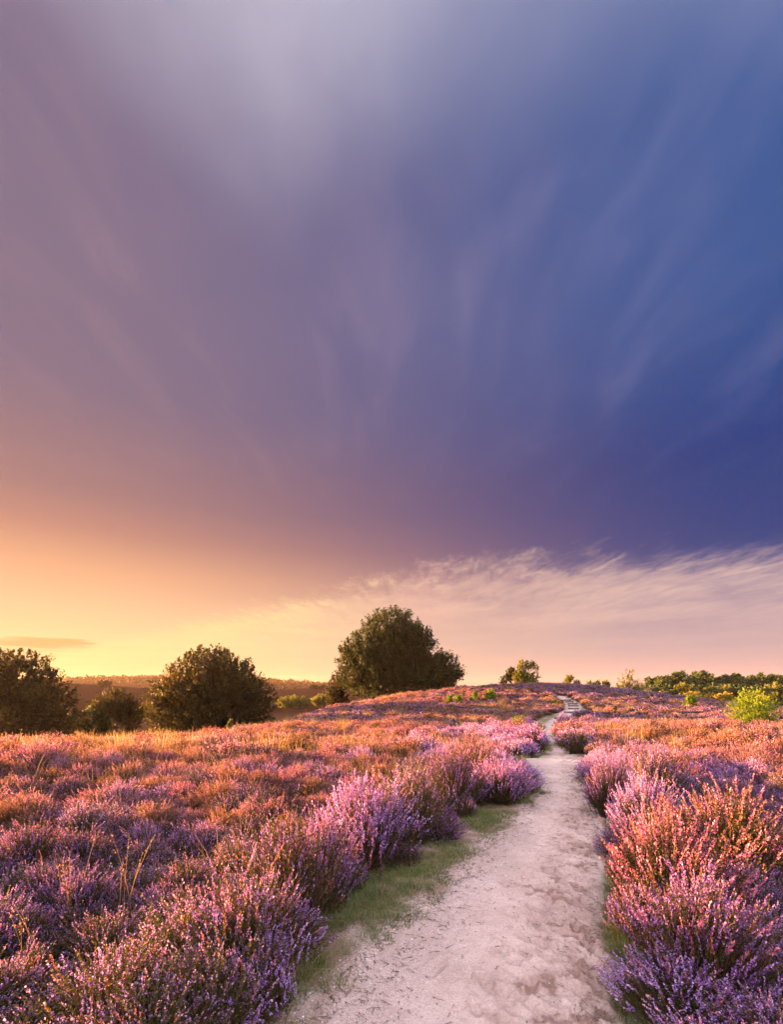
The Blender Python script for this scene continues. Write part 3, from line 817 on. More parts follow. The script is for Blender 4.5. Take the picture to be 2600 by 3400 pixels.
def crown_mesh(name, seed, lobes, nspray, nleaf, leaf, spraylen, mat, flat=.24, up=.55, gap=-.12, shell=.42, gapscale=.55, tone_shift=0.0, droop=0.0):
    """lobes: (cx,cy,cz,rx,ry,rz) ellipsoids; sprays of leaves spread through them, thinning where a noise says gap"""
    g = np.random.default_rng(seed); acc = Acc()
    vol = np.array([l[3] * l[4] * l[5] for l in lobes]) ** .75
    li = g.choice(len(lobes), nspray * 2, p=vol / vol.sum())
    L = np.array(lobes)[li]
    D = rand_dirs(g, nspray * 2)
    rr = g.random(nspray * 2) ** shell
    P = L[:, :3] + D * rr[:, None] * L[:, 3:6]
    P = P[np.argsort(g.random(len(P)))]
    nz = noise3(P, gapscale, seed)
    keep = (nz > gap) & (P[:, 2] > .05)
    P, D, rr, L = P[keep][:nspray], D[keep][:nspray], rr[keep][:nspray], L[keep][:nspray]
    n = len(P)
    ctr = np.array(lobes)[:, :3].mean(0); ctr[2] *= .7
    out = norm(norm(P - ctr) * .9 + np.array([0, 0, up]) + g.normal(0, .35, (n, 3)))
    out[:, 2] -= droop * (1 - P[:, 2] / P[:, 2].max()); out = norm(out)
    side = norm(np.cross(out, np.array([0, 0, 1.]) + g.normal(0, .25, (n, 3))))
    nrm = np.cross(side, out)
    SL = spraylen * g.uniform(.6, 1.3, n)
    ptone = np.clip(.45 + nz[keep][:n] * .5 + g.normal(0, .12, n) + tone_shift, 0, 1)
    S = np.repeat(np.arange(n), nleaf); f = np.tile((np.arange(nleaf) + .5) / nleaf, n)
    sg = np.tile(np.where(np.arange(nleaf) % 2, 1, -1), n)
    wd = (1 - .75 * f) * flat * SL[S]
    Q = P[S] + out[S] * (f * SL[S] - .3 * SL[S])[:, None] + side[S] * (sg * wd * g.uniform(.1, 1.1, len(S)))[:, None] + nrm[S] * (g.normal(0, .12, len(S)) * SL[S])[:, None]
    A = norm(out[S] * .6 + side[S] * sg[:, None] * .8 + g.normal(0, .45, (len(S), 3)))
    B = norm(np.cross(A, nrm[S] + g.normal(0, .55, (len(S), 3))))
    sz = leaf * g.uniform(.6, 1.3, len(S))
    V, F = quads(Q, A * sz[:, None], B * sz[:, None] * .62)
    acc.add(V, F, 0, np.clip(ptone[S] + g.normal(0, .12, len(S)), 0, 1))
    return acc.mesh(name, [mat]), P

def trunk_mesh(name, seed, h, r, tips, mat, fork=.18, nl=16):
    g = np.random.default_rng(seed + 5); acc = Acc()
    top = h * .78
    pts = [(0, 0, -.3)] + [(g.normal(0, .02) * h * k / 6, g.normal(0, .02) * h * k / 6, top * k / 6) for k in range(0, 7)]
    rads = [r * 1.35, r * 1.2] + [r * (1 - .14 * k) for k in range(1, 7)]
    tube(acc, pts, rads, nr=9)
    if len(tips):
        sel = g.choice(len(tips), min(nl, len(tips)), replace=False)
        for s in sel:
            t = tips[s]; z0 = max(h * fork * .6, min(t[2] * g.uniform(.35, .7), top * .9))
            st = np.array([0, 0, z0]); mid = st * .45 + t * .55 + np.array([0, 0, .06 * h]) * g.uniform(-.3, 1)
            q = r * .42 * (1 - .6 * z0 / h)
            tube(acc, [st, st * .75 + mid * .25 + [0, 0, .01 * h], mid, t], [q, q * .8, q * .5, q * .12], nr=5)
            for _ in range(2):
                e = t + g.normal(0, .09 * h, 3); e[2] = max(e[2], .2)
                tube(acc, [mid, (mid + e) / 2 + g.normal(0, .015 * h, 3), e], [q * .4, q * .25, q * .06], nr=4)
    return acc.mesh(name, [mat], smooth=True)

def tree(name, label, cat, x, y, h, lobes, seed, mat, nspray=500, nleaf=18, leaf=.13, spraylen=.8, bark=None, group=None, z=None, r=None, **kw):
    e = empty(name, (x, y, float(ground_z(x, y)) if z is None else z))
    cm, tips = crown_mesh(name + "_crown", seed, lobes, nspray, nleaf, leaf, spraylen, mat, **kw)
    tm = trunk_mesh(name + "_trunk", seed, h, r or h * .028, tips, bark or M_BARK)
    mesh_obj("trunk", tm, e); mesh_obj("crown", cm, e)
    tag(e, label, cat, group)
    return e

def at(px, py, y):
    return ((px - PXC) / FPX * y, EYE + (PYH - py) / FPX * y)

# the dome-shaped beech, left of centre
Y1 = 48.0; x1, zt1 = at(455, 1390, Y1); z1 = float(ground_z(x1, Y1)); H1 = zt1 - z1 + .1
tree("beech_tree", "wide dome-shaped dark beech standing in the hollow left of the hill", "tree", x1, Y1, H1,
     [(0, 0, H1 * .46, 5.2, 5.0, H1 * .48), (-2.7, -.4, H1 * .36, 3.5, 3.8, H1 * .36), (3.1, 0, H1 * .36, 3.2, 3.8, H1 * .37), (0, -1, H1 * .2, 5.9, 4.6, H1 * .24), (.2, 0, H1 * .62, 3.9, 3.8, H1 * .36)],
     71, M_BEECHW, nspray=3300, nleaf=20, leaf=.125, spraylen=.95, r=.32, gap=-.10, gapscale=.9)
# the tall beech on the back of the hill, with its two lower neighbours
Y2 = 68.0; x2, zt2 = at(842, 1305, Y2); z2 = float(ground_z(x2, Y2)); H2 = zt2 - z2
tree("beech_tree", "tallest dark beech rising behind the hill's left shoulder", "tree", x2, Y2, H2,
     [(0, 0, H2 * .60, 5.2, 5.0, H2 * .38), (-3.0, -.5, H2 * .42, 4.6, 4.8, H2 * .32), (1.9, 0, H2 * .50, 4.3, 4.6, H2 * .40), (-1.6, -1, H2 * .26, 6.4, 5.0, H2 * .22), (-5.0, -.6, H2 * .48, 1.9, 2.6, H2 * .14), (3.4, -.5, H2 * .25, 4.6, 4.6, H2 * .22)],
     72, M_BEECH, nspray=4800, nleaf=20, leaf=.15, spraylen=1.2, r=.42, gap=-.09, gapscale=.8)
x, zt = at(948, 1394, 70.0); z = float(ground_z(x, 70.0)); h = zt - z
tree("beech_tree", "smaller black-green beech touching the right side of the tallest beech", "tree", x, 70.0, h,
     [(0, 0, h * .55, 2.6, 2.8, h * .44), (1.0, 0, h * .42, 2.0, 2.4, h * .28), (-1.4, 0, h * .5, 2.4, 2.6, h * .40)], 73, M_BEECH, nspray=1000, nleaf=20, leaf=.14, spraylen=1.1, r=.2, gap=-.2)
x, zt = at(722, 1448, 72.0); z = float(ground_z(x, 72.0)); h = zt - z
tree("beech_tree", "low bushy olive tree at the left foot of the tallest beech", "tree", x, 72.0, h,
     [(0, 0, h * .55, 1.5, 1.9, h * .45), (.3, 0, h * .3, 1.7, 2.0, h * .3)], 74, M_BEECHW, nspray=420, nleaf=18, leaf=.15, spraylen=.9, r=.14, gap=-.25)
# the left edge
YL = 43.0; x, zt = at(30, 1394, YL); z = float(ground_z(x, YL)); h = zt - z
tree("beech_tree", "big brown-green tree at the left edge, highest in the hollow", "tree", x, YL, h,
     [(.2, 0, h * .66, 3.2, 3.6, h * .33), (1.9, -.3, h * .46, 3.1, 3.6, h * .34), (-2.2, 0, h * .5, 4, 4, h * .42), (2.9, -.3, h * .26, 3.4, 3.6, h * .28), (0, -.6, h * .2, 5.4, 4, h * .22)],
     75, M_BEECHW, nspray=2000, nleaf=20, leaf=.12, spraylen=.95, r=.3, gap=-.2)
x, zt = at(248, 1482, 56.0); z = float(ground_z(x, 56.0)); h = zt - z
tree("round_tree", "round green tree between the left edge tree and the dome-shaped beech", "tree", x, 56.0, h,
     [(0, 0, h * .55, 2.3, 2.6, h * .44), (1.4, 0, h * .36, 2.2, 2.4, h * .34), (-1.3, 0, h * .40, 2.2, 2.4, h * .34)], 76, M_BEECHW, nspray=900, nleaf=18, leaf=.13, spraylen=.85, r=.16, gap=-.2, tone_shift=.12)
x, zt = at(196, 1512, 52.0); z = float(ground_z(x, 52.0)); h = zt - z
tree("shrub", "dark shrub squeezed between the left edge tree and the round green tree", "shrub", x, 52.0, h,
     [(0, 0, h * .5, 1.5, 1.6, h * .48), (.5, 0, h * .3, 1.6, 1.6, h * .3)], 77, M_BEECH, nspray=380, nleaf=16, leaf=.12, spraylen=.7, r=.09, gap=-.3)
x, zt = at(316, 1516, 80.0); z = float(ground_z(x, 80.0)); h = zt - z
tree("shrub", "hazy olive shrub just left behind the dome-shaped beech", "shrub", x, 80.0, h,
     [(0, 0, h * .5, 2.4, 2, h * .48)], 78, M_OLIVE, nspray=300, nleaf=16, leaf=.16, spraylen=.9, r=.12, gap=-.3)
# sun-lit trees in the mist between the two beeches
for (px, py, Yd, w, lab, sd) in ((628, 1494, 125.0, 4.7, "wide yellow-green tree in the mist right of the dome-shaped beech", 80),
                             (689, 1492, 140.0, 2.9, "small rounded yellow-green tree in the mist beside the tallest beech's foot", 81)):
    x, zt = at(px, py, Yd); z = float(ground_z(x, Yd)); h = zt - z
    tree("round_tree", lab, "tree", x, Yd, h, [(0, 0, h * .52, w * .8, 3, h * .46), (-w * .35, 0, h * .40, w * .62, 3, h * .36), (w * .4, 0, h * .40, w * .6, 3, h * .36)],
         sd, M_OLIVE, nspray=600, nleaf=16, leaf=.22, spraylen=1.1, r=.2, gap=-.35, tone_shift=.15)
for (px, py, Yd, w, lab, sd) in ((674, 1484, 300.0, 4, "left one of two tiny dark bushes on the hazy meadow slope", 82),
                             (693, 1482, 300.0, 4, "right one of two tiny dark bushes on the hazy meadow slope", 83)):
    x, zt = at(px, py, Yd); z = float(ground_z(x, Yd)); h = max(2.5, zt - z)
    tree("shrub", lab, "shrub", x, Yd, h, [(0, 0, h * .5, w * .75, 3, h * .5)], sd, M_BEECH, nspray=140, nleaf=12, leaf=.4, spraylen=1.4, r=.2, gap=-.4)
x, zt = at(223, 1469, 262.0); z = float(ground_z(x, 262.0)); h = max(3.0, zt - z)
tree("shrub", "flat dark thicket on the brow of the hazy brown hill at left", "shrub", x, 262.0, h, [(0, 0, h * .45, 3.6, 3, h * .5), (-1.5, 0, h * .45, 2, 2, h * .45)], 84, M_BEECH, nspray=200, nleaf=12, leaf=.4, spraylen=1.3, r=.2, gap=-.4)
# on the hill's crest
Yc = 70.0
x, zt = at(1128, 1418, Yc); z = float(ground_z(x, Yc)); h = zt - z
tree("birch_tree", "green birch with a tall twin top on the hill's crest", "tree", x, Yc, h,
     [(-.35, 0, h * .62, .95, 1.1, h * .38), (.85, 0, h * .58, .8, 1.0, h * .36), (.2, 0, h * .3, 1.7, 1.5, h * .28), (-.9, 0, h * .42, .7, .9, h * .34)], 85, M_OLIVE, nspray=560, nleaf=16, leaf=.12, spraylen=.7, r=.1, gap=-.22, droop=.6, tone_shift=-.1)
x, zt = at(1097, 1431, Yc + 2); z = float(ground_z(x, Yc + 2)); h = zt - z
tree("birch_tree", "dark spreading small tree left of the twin-topped birch on the crest", "tree", x, Yc + 2, h,
     [(0, 0, h * .62, .9, 1.1, h * .36), (-.5, 0, h * .36, 1.0, 1.2, h * .28), (.5, 0, h * .4, .9, 1, h * .4)], 86, M_BEECH, nspray=300, nleaf=16, leaf=.11, spraylen=.6, r=.08, gap=-.1)
x, zt = at(1222, 1450, 73.0); z = float(ground_z(x, 73.0)); h = zt - z
tree("birch_tree", "tiny lone tree peeping over the top of the hill above the steps", "tree", x, 73.0, h,
     [(0, 0, h * .7, .55, .7, h * .3), (0, 0, h * .45, .85, .9, h * .3)], 87, M_OLIVE, nspray=160, nleaf=14, leaf=.1, spraylen=.5, r=.06, gap=-.3)
x, zt = at(1238, 1459, 74.0); z = float(ground_z(x, 74.0)); h = zt - z
tree("shrub", "tiny dark shrub right beside the tiny lone tree on the hilltop", "shrub", x, 74.0, h, [(0, 0, h * .6, .45, .6, h * .4)], 88, M_BEECH, nspray=70, nleaf=12, leaf=.1, spraylen=.4, r=.04, gap=-.4)
for (px, py, sd, lab) in ((1266, 1461, 89, "leftmost of three low shrubs showing over the crest right of the lone tree"),
                          (1284, 1459, 90, "middle one of three low shrubs showing over the crest right of the lone tree"),
                          (1302, 1459, 91, "rightmost of three low shrubs showing over the crest, next to the bare-topped tree")):
    x, zt = at(px, py, 84.0); z = float(ground_z(x, 84.0)); h = zt - z
    tree("shrub", lab, "shrub", x, 84.0, h, [(0, 0, h * .6, .8, .9, h * .4)], sd, M_OLIVE, nspray=130, nleaf=12, leaf=.14, spraylen=.5, r=.06, gap=-.3)

scatter_litter()
# bare-topped tree, left end of the wood
def bare_tree():
    Yb = 88.0; x, zt = at(1347, 1432, Yb); z = float(ground_z(x, Yb)); h = zt - z
    e = empty("bare_tree", (x, Yb, z))
    g = np.random.default_rng(95); acc = Acc()
    def grow(p, d, L, r, depth):
        q = p + d * L; mid = p + d * L * .5 + g.normal(0, .06, 3) * L
        tube(acc, [p, mid, q], [max(r, .022), max(.02, r * .82), max(.018, r * .62)], nr=5)
        if depth == 0: return
        for _ in range(3 if depth < 5 else 2):
            nd_ = d * .9 + g.normal(0, .42, 3); nd_[2] += .12; nd_ = nd_ / np.linalg.norm(nd_)
            grow(q, nd_, L * g.uniform(.62, .86), r * .6, depth - 1)
    for a in range(4):
        d = norm(np.array([g.normal(0, .3), g.normal(0, .3), 1.]))
        grow(np.array([g.normal(0, .3), 0, -.2]), d, h * .24, .11, 5)
    mesh_obj("trunk", acc.mesh("bare_tree_trunk", [M_BARK], smooth=True), e)
    cm, _ = crown_mesh("bare_tree_crown", 96, [(0, 0, h * .28, 2.4, 2, h * .26), (-1.3, 0, h * .3, 1.3, 1.5, h * .3), (1.2, 0, h * .35, 1.4, 1.5, h * .25), (0, 0, h * .6, 1.8, 1.5, h * .35)], 420, 12, .13, .7, M_OLIVE, gap=-.1)
    mesh_obj("crown", cm, e)
    tag(e, "bare-topped brownish tree with fine twigs at the left end of the wood", "tree")
bare_tree()

# the wood on the right: pines behind, broadleaved trees before them, bright shrubs in front
def pine_proto(seed):
    """a tall pine: uneven tiers of foliage clumps narrowing to a ragged top"""
    g = np.random.default_rng(seed); h = 8.0
    lob = []
    for k in range(17):
        f = .16 + .78 * k / 16
        w = (2.3 * (1 - f) ** .75 + .35) * g.uniform(.6, 1.15)
        a = k * 2.4 + g.normal(0, .5)
        lob.append((math.cos(a) * w * .62, math.sin(a) * w * .62, h * f, w * .8, w * .8, h * g.uniform(.055, .085)))
    lob.append((0, 0, h * .5, 1.2, 1.2, h * .38)); lob.append((g.normal(0, .12), 0, h * .95, .4, .4, h * .07))
    cm, tips = crown_mesh("pine_crown", seed, lob, 900, 12, .19, .7, M_PINE, flat=.5, up=.3, gap=-.5, shell=.6)
    tm = trunk_mesh("pine_trunk", seed, h * 1.18, .17, tips, M_PBARK, nl=14)
    return tm, cm
def broad_proto(seed, mat):
    g = np.random.default_rng(seed); h = 6.0
    lob = [(g.normal(0, .7), g.normal(0, .7), h * g.uniform(.3, .7), g.uniform(1, 1.8), g.uniform(1, 1.8), h * g.uniform(.18, .3)) for _ in range(6)]
    lob.append((0, 0, h * .3, 1.9, 1.9, h * .3))
    cm, tips = crown_mesh("broad_crown", seed, lob, 420, 13, .18, .8, mat, gap=-.3)
    return trunk_mesh("broad_trunk", seed, h, .14, tips, M_BARK), cm
PINES = [pine_proto(500 + i) for i in range(5)]
BROAD = [broad_proto(520 + i, m_) for i, m_ in enumerate((M_OLIVE, M_PINE, M_OLIVE))]
LOWS = [broad_proto(540 + i, m_) for i, m_ in enumerate((M_YELLOW, M_OLIVE, M_YELLOW))]
def plant_copy(name, proto, x, y, h, h0, w, label, cat, group, rz):
    e = empty(name, (x, y, float(ground_z(x, y))), rz)
    s = h / h0
    e.scale = (s * w, s * w, s)
    for nm, me in zip(("trunk", "crown"), proto): mesh_obj(nm, me, e)
    tag(e, label, cat, group)
NTH = ["first", "second", "third", "fourth", "fifth", "sixth", "seventh", "eighth", "ninth", "tenth", "eleventh", "twelfth", "thirteenth", "fourteenth", "fifteenth", "sixteenth", "seventeenth", "eighteenth"]
g = np.random.default_rng(77)
pines = [(1392, 1452), (1408, 1449), (1422, 1447), (1439, 1452), (1452, 1443), (1464, 1441), (1477, 1447), (1491, 1440), (1510, 1441), (1527, 1444), (1545, 1450), (1561, 1441), (1578, 1444), (1596, 1447), (1614, 1443), (1632, 1446), (1652, 1441), (1672, 1445)]
for i, (px, py) in enumerate(pines):
    Yp = 118 + 8 * g.random() + (3 if i % 2 else 0)
    x, zt = at(px, py + g.uniform(-5, 5), Yp); z = float(ground_z(x, Yp))
    plant_copy("pine_tree", PINES[i % 5], x, Yp, zt - z, 8.3, g.uniform(1.2, 1.6), "dark layered pine in the back row of the right-hand wood, %s counting from the left" % NTH[i], "pine tree", "pines in the wood on the right", g.random() * 6.28)
broads = [(1384, 1462, 1), (1400, 1466, 0), (1433, 1464, 1), (1450, 1472, 0), (1470, 1466, 2), (1496, 1464, 1), (1514, 1470, 0), (1540, 1462, 1), (1556, 1470, 2), (1580, 1464, 1), (1602, 1468, 0), (1630, 1464, 1), (1660, 1466, 2)]
for i, (px, py, k) in enumerate(broads):
    Yp = 106 + 4 * g.random()
    x, zt = at(px, py, Yp); z = float(ground_z(x, Yp))
    plant_copy("broadleaf_tree", BROAD[k], x, Yp, zt - z, 5.8, g.uniform(1.25, 1.6), "mid-green leafy tree before the pines of the right-hand wood, %s counting from the left" % NTH[i], "tree", "leafy trees in the wood on the right", g.random() * 6.28)
lows = [(1386, 1478, 1), (1404, 1484, 0), (1418, 1482, 0), (1446, 1490, 1), (1484, 1482, 0), (1502, 1482, 1), (1528, 1484, 1), (1556, 1480, 2), (1592, 1482, 1), (1625, 1484, 0), (1660, 1482, 1)]
for i, (px, py, k) in enumerate(lows):
    Yp = 98 + 3 * g.random()
    x, zt = at(px, py, Yp); z = float(ground_z(x, Yp))
    plant_copy("shrub", LOWS[k], x, Yp, max(2.0, zt - z), 5.8, g.uniform(1.2, 1.6), "low %s shrub along the front edge of the right-hand wood, %s counting from the left" % ("yellowing" if k != 1 else "green", NTH[i]), "shrub", "low shrubs before the wood on the right", g.random() * 6.28)

# bright bush at the right edge, and the saplings
def sapling(name, label, px, pyb, pyt, wpx, seed, mat, cat="sapling", y=None, n=120, leaf=.05, group=None, lobes=None, nl=12):
    if y is None: x, y = hit(px, pyb)
    else: x = (px - PXC) / FPX * y
    z = float(ground_z(x, y)); h = max(.35, EYE + (PYH - pyt) / FPX * y - z); w = wpx / FPX * y / 2
    lob = lobes(h, w) if lobes else [(0, 0, h * .66, w * .8, w * .8, h * .32), (0, 0, h * .42, w, w, h * .34)]
    e = empty(name, (x, y, z))
    cm, tips = crown_mesh(name + "_crown", seed, lob, n, nl, leaf, h * .16, mat, gap=-.35, up=.8, gapscale=2.0 / max(h, .5))
    mesh_obj("trunk", trunk_mesh(name + "_trunk", seed, h, max(.008, h * .016), tips, M_BARK, nl=12), e)
    mesh_obj("crown", cm, e)
    tag(e, label, cat, group)
sapling("leafy_bush", "bright yellow-green leafy bush at the right edge of the heath", 1614, 1552, 1478, 100, 600, M_LIGHTLEAF, "bush", y=20.5, n=620, leaf=.038,
        lobes=lambda h, w: [(0, 0, h * .58, w * .7, w * .8, h * .40), (-w * .5, 0, h * .42, w * .55, w * .6, h * .34), (w * .5, 0, h * .5, w * .6, w * .6, h * .4), (0, -.1, h * .25, w * .95, w * .8, h * .25)], nl=14)
SAP = [(965, 1512, 1491, 15, "leftmost of the small yellow-green saplings on the hill's slope"),
       (983, 1510, 1489, 18, "pale green sapling second from the left on the hill's slope"),
       (1019, 1507, 1483, 15, "thin green sapling third from the left on the hill's slope"),
       (1011, 1512, 1496, 9, "very small sapling just left below the thin third sapling"),
       (1052, 1508, 1479, 27, "largest oval yellow-green sapling on the hill's slope left of the steps"),
       (1395, 1504, 1488, 15, "small grey-green sapling high on the purple slope right of the steps"),
       (1481, 1522, 1491, 26, "yellow-green sapling on the orange heath in front of the wood"),
       (1356, 1530, 1516, 17, "low yellow sapling on the orange heath midway between steps and right edge"),
       (1318, 1530, 1518, 12, "tiny olive sapling left of the low yellow sapling"),
       (1189, 1513, 1501, 10, "tiny green sapling beside the steps on their left"),
       (494, 1574, 1545, 15, "spindly grey-green sapling at the right foot of the dome-shaped beech")]
for i, (px, pb, ptp, w, lab) in enumerate(SAP):
    sapling("sapling", lab, px, pb, ptp, w, 610 + i, M_LIGHTLEAF if i not in (5, 8, 10) else M_OLIVE, n=170, leaf=.065 if i != 4 else .07, group="saplings on the heath", y=(26.0 if i == 10 else None))
sapling("leafy_bush", "low yellow-green bush behind the heather left of the path's gap", 1114, 1556, 1537, 40, 640, M_LIGHTLEAF, "bush", y=21.5, n=200, leaf=.035)
sapling("leafy_bush", "yellow-lit low shrub at the left end of the hill's edge by the dome-shaped beech", 528, 1570, 1551, 52, 641, M_YELLOW, "bush", y=36.0, n=200, leaf=.06)

# tall dry stalks in the left foreground
def stalk(label, px, pyb, pyt, seed, n=6, head=True):
    x, y = hit(px, pyb); z = float(ground_z(x, y)); h = EYE + (PYH - pyt) / FPX * y - z
    h = min(max(h, .35), 1.05); g = np.random.default_rng(seed); acc = Acc()
    for k in range(n):
        d = g.normal(0, .22, 3); b0 = np.array([g.normal(0, .03), g.normal(0, .03), 0])
        hh = h * g.uniform(.55, 1.0); pts = [b0 + np.array([d[0] * f ** 1.6 * hh, d[1] * f ** 1.6 * hh, hh * f]) for f in (0, .3, .6, .85, 1)]
        tube(acc, pts, [.0022, .002, .0017, .0012, .0007], nr=4)
        if head:
            top = np.array(pts[-1]); ax = norm(np.array(pts[-1]) - np.array(pts[-2])); m_ = 11
            P = top - ax * (g.random(m_) * .13)[:, None] + g.normal(0, .009, (m_, 3)); A = norm(ax + g.normal(0, .4, (m_, 3))); B = norm(np.cross(A, rand_dirs(g, m_)))
            V, F = quads(P, A * .0065, B * .0018); acc.add(V, F, 0, .7)
    e = mesh_obj("dry_stalks", acc.mesh("dry_stalks", [M_STRAW])); e.location = (x, y, z)
    tag(e, label, "grass tuft", "tall dry grass stalks among the heather")
stalk("tallest dry straw stalks among the heather at the left edge", 150, 2010, 1800, 700, 9)
stalk("thin leaning dry stalks between the left edge stalks and the lilac bushes", 265, 2000, 1760, 701, 5)
stalk("short reddish seed stalks among the brown heather left of the path", 455, 2010, 1880, 702, 7)
stalk("few dry stalks in front of the purple heather, upper left of the big lilac bush", 520, 1850, 1690, 703, 5)
stalk("dry stalks low at the left edge in the bottom corner", 70, 2130, 1930, 704, 5)

# far wooded ridge
def far_wood():
    g = np.random.default_rng(88); acc = Acc()
    n = 4200
    y = 640 + g.random(n) * 330; x = g.uniform(-1.15, -.07, n) * y; n = len(x)
    z = ground_base(x, y)
    hh = g.uniform(5, 12, n) * (.55 + .9 * fbm(x / 45, y / 60, 4, 3))
    m = 16
    S = np.repeat(np.arange(n), m); D = rand_dirs(g, n * m)
    P = np.stack([x[S] + D[:, 0] * 3.6, y[S] + D[:, 1] * 3.6, z[S] + hh[S] * (.55 + .42 * D[:, 2])], 1)
    A = norm(D + g.normal(0, .8, (n * m, 3))); B = norm(np.cross(A, rand_dirs(g, n * m)))
    sz = g.uniform(1.1, 2.3, n * m)
    V, F = quads(P, A * sz[:, None], B * sz[:, None]); acc.add(V, F, 0, g.random(n * m))
    return tag(mesh_obj("far_wood", acc.mesh("far_wood", [M_BEECHW])), "hazy wooded ridge on the horizon", "wood", kind="stuff")
far_wood()

# ------------------------------------------------------------------ haze
def haze():
    import bmesh
    bm = bmesh.new(); bmesh.ops.create_cube(bm, size=1)
    me = bpy.data.meshes.new("haze"); bm.to_mesh(me); bm.free()
    o = mesh_obj("haze", me)
    o.scale = (3200, 2300, 45 + 12); o.location = (0, 970, (45 - 12) / 2)
    m, nt, nd, lk = new_mat("haze_air")
    pv = N(nd, "ShaderNodeVolumePrincipled"); pv.inputs["Color"].default_value = (.95, .66, .60, 1)
    pv.inputs["Density"].default_value = HAZE_D; pv.inputs["Anisotropy"].default_value = .25
    oo = N(nd, "ShaderNodeOutputMaterial"); lk.new(pv.outputs[0], oo.inputs["Volume"])
    me.materials.append(m)
    return tag(o, "thin morning haze over the heath", "haze", kind="stuff")
HAZE_D = .00007
haze()

# ------------------------------------------------------------------ light and sky
EXPO = 3.9
SUN_AZ, SUN_EL = R(-67), R(5.9)       # azimuth measured from the view direction, left negative
sd = Vector((math.sin(SUN_AZ) * math.cos(SUN_EL), math.cos(SUN_AZ) * math.cos(SUN_EL), math.sin(SUN_EL)))
sl = bpy.data.lights.new("sun", 'SUN'); sl.energy = 5.0; sl.angle = R(.6); sl.color = (1, .48, .16)
so = link(bpy.data.objects.new("sun", sl)); so.rotation_euler = (-sd).to_track_quat('-Z', 'Y').to_euler(); so.location = (-60, 20, 40)

def srgb(r, g, b):
    f = lambda c: (c / 255 / 12.92) if c <= 10.3 else ((c / 255 + .055) / 1.055) ** 2.4
    return (f(r), f(g), f(b))

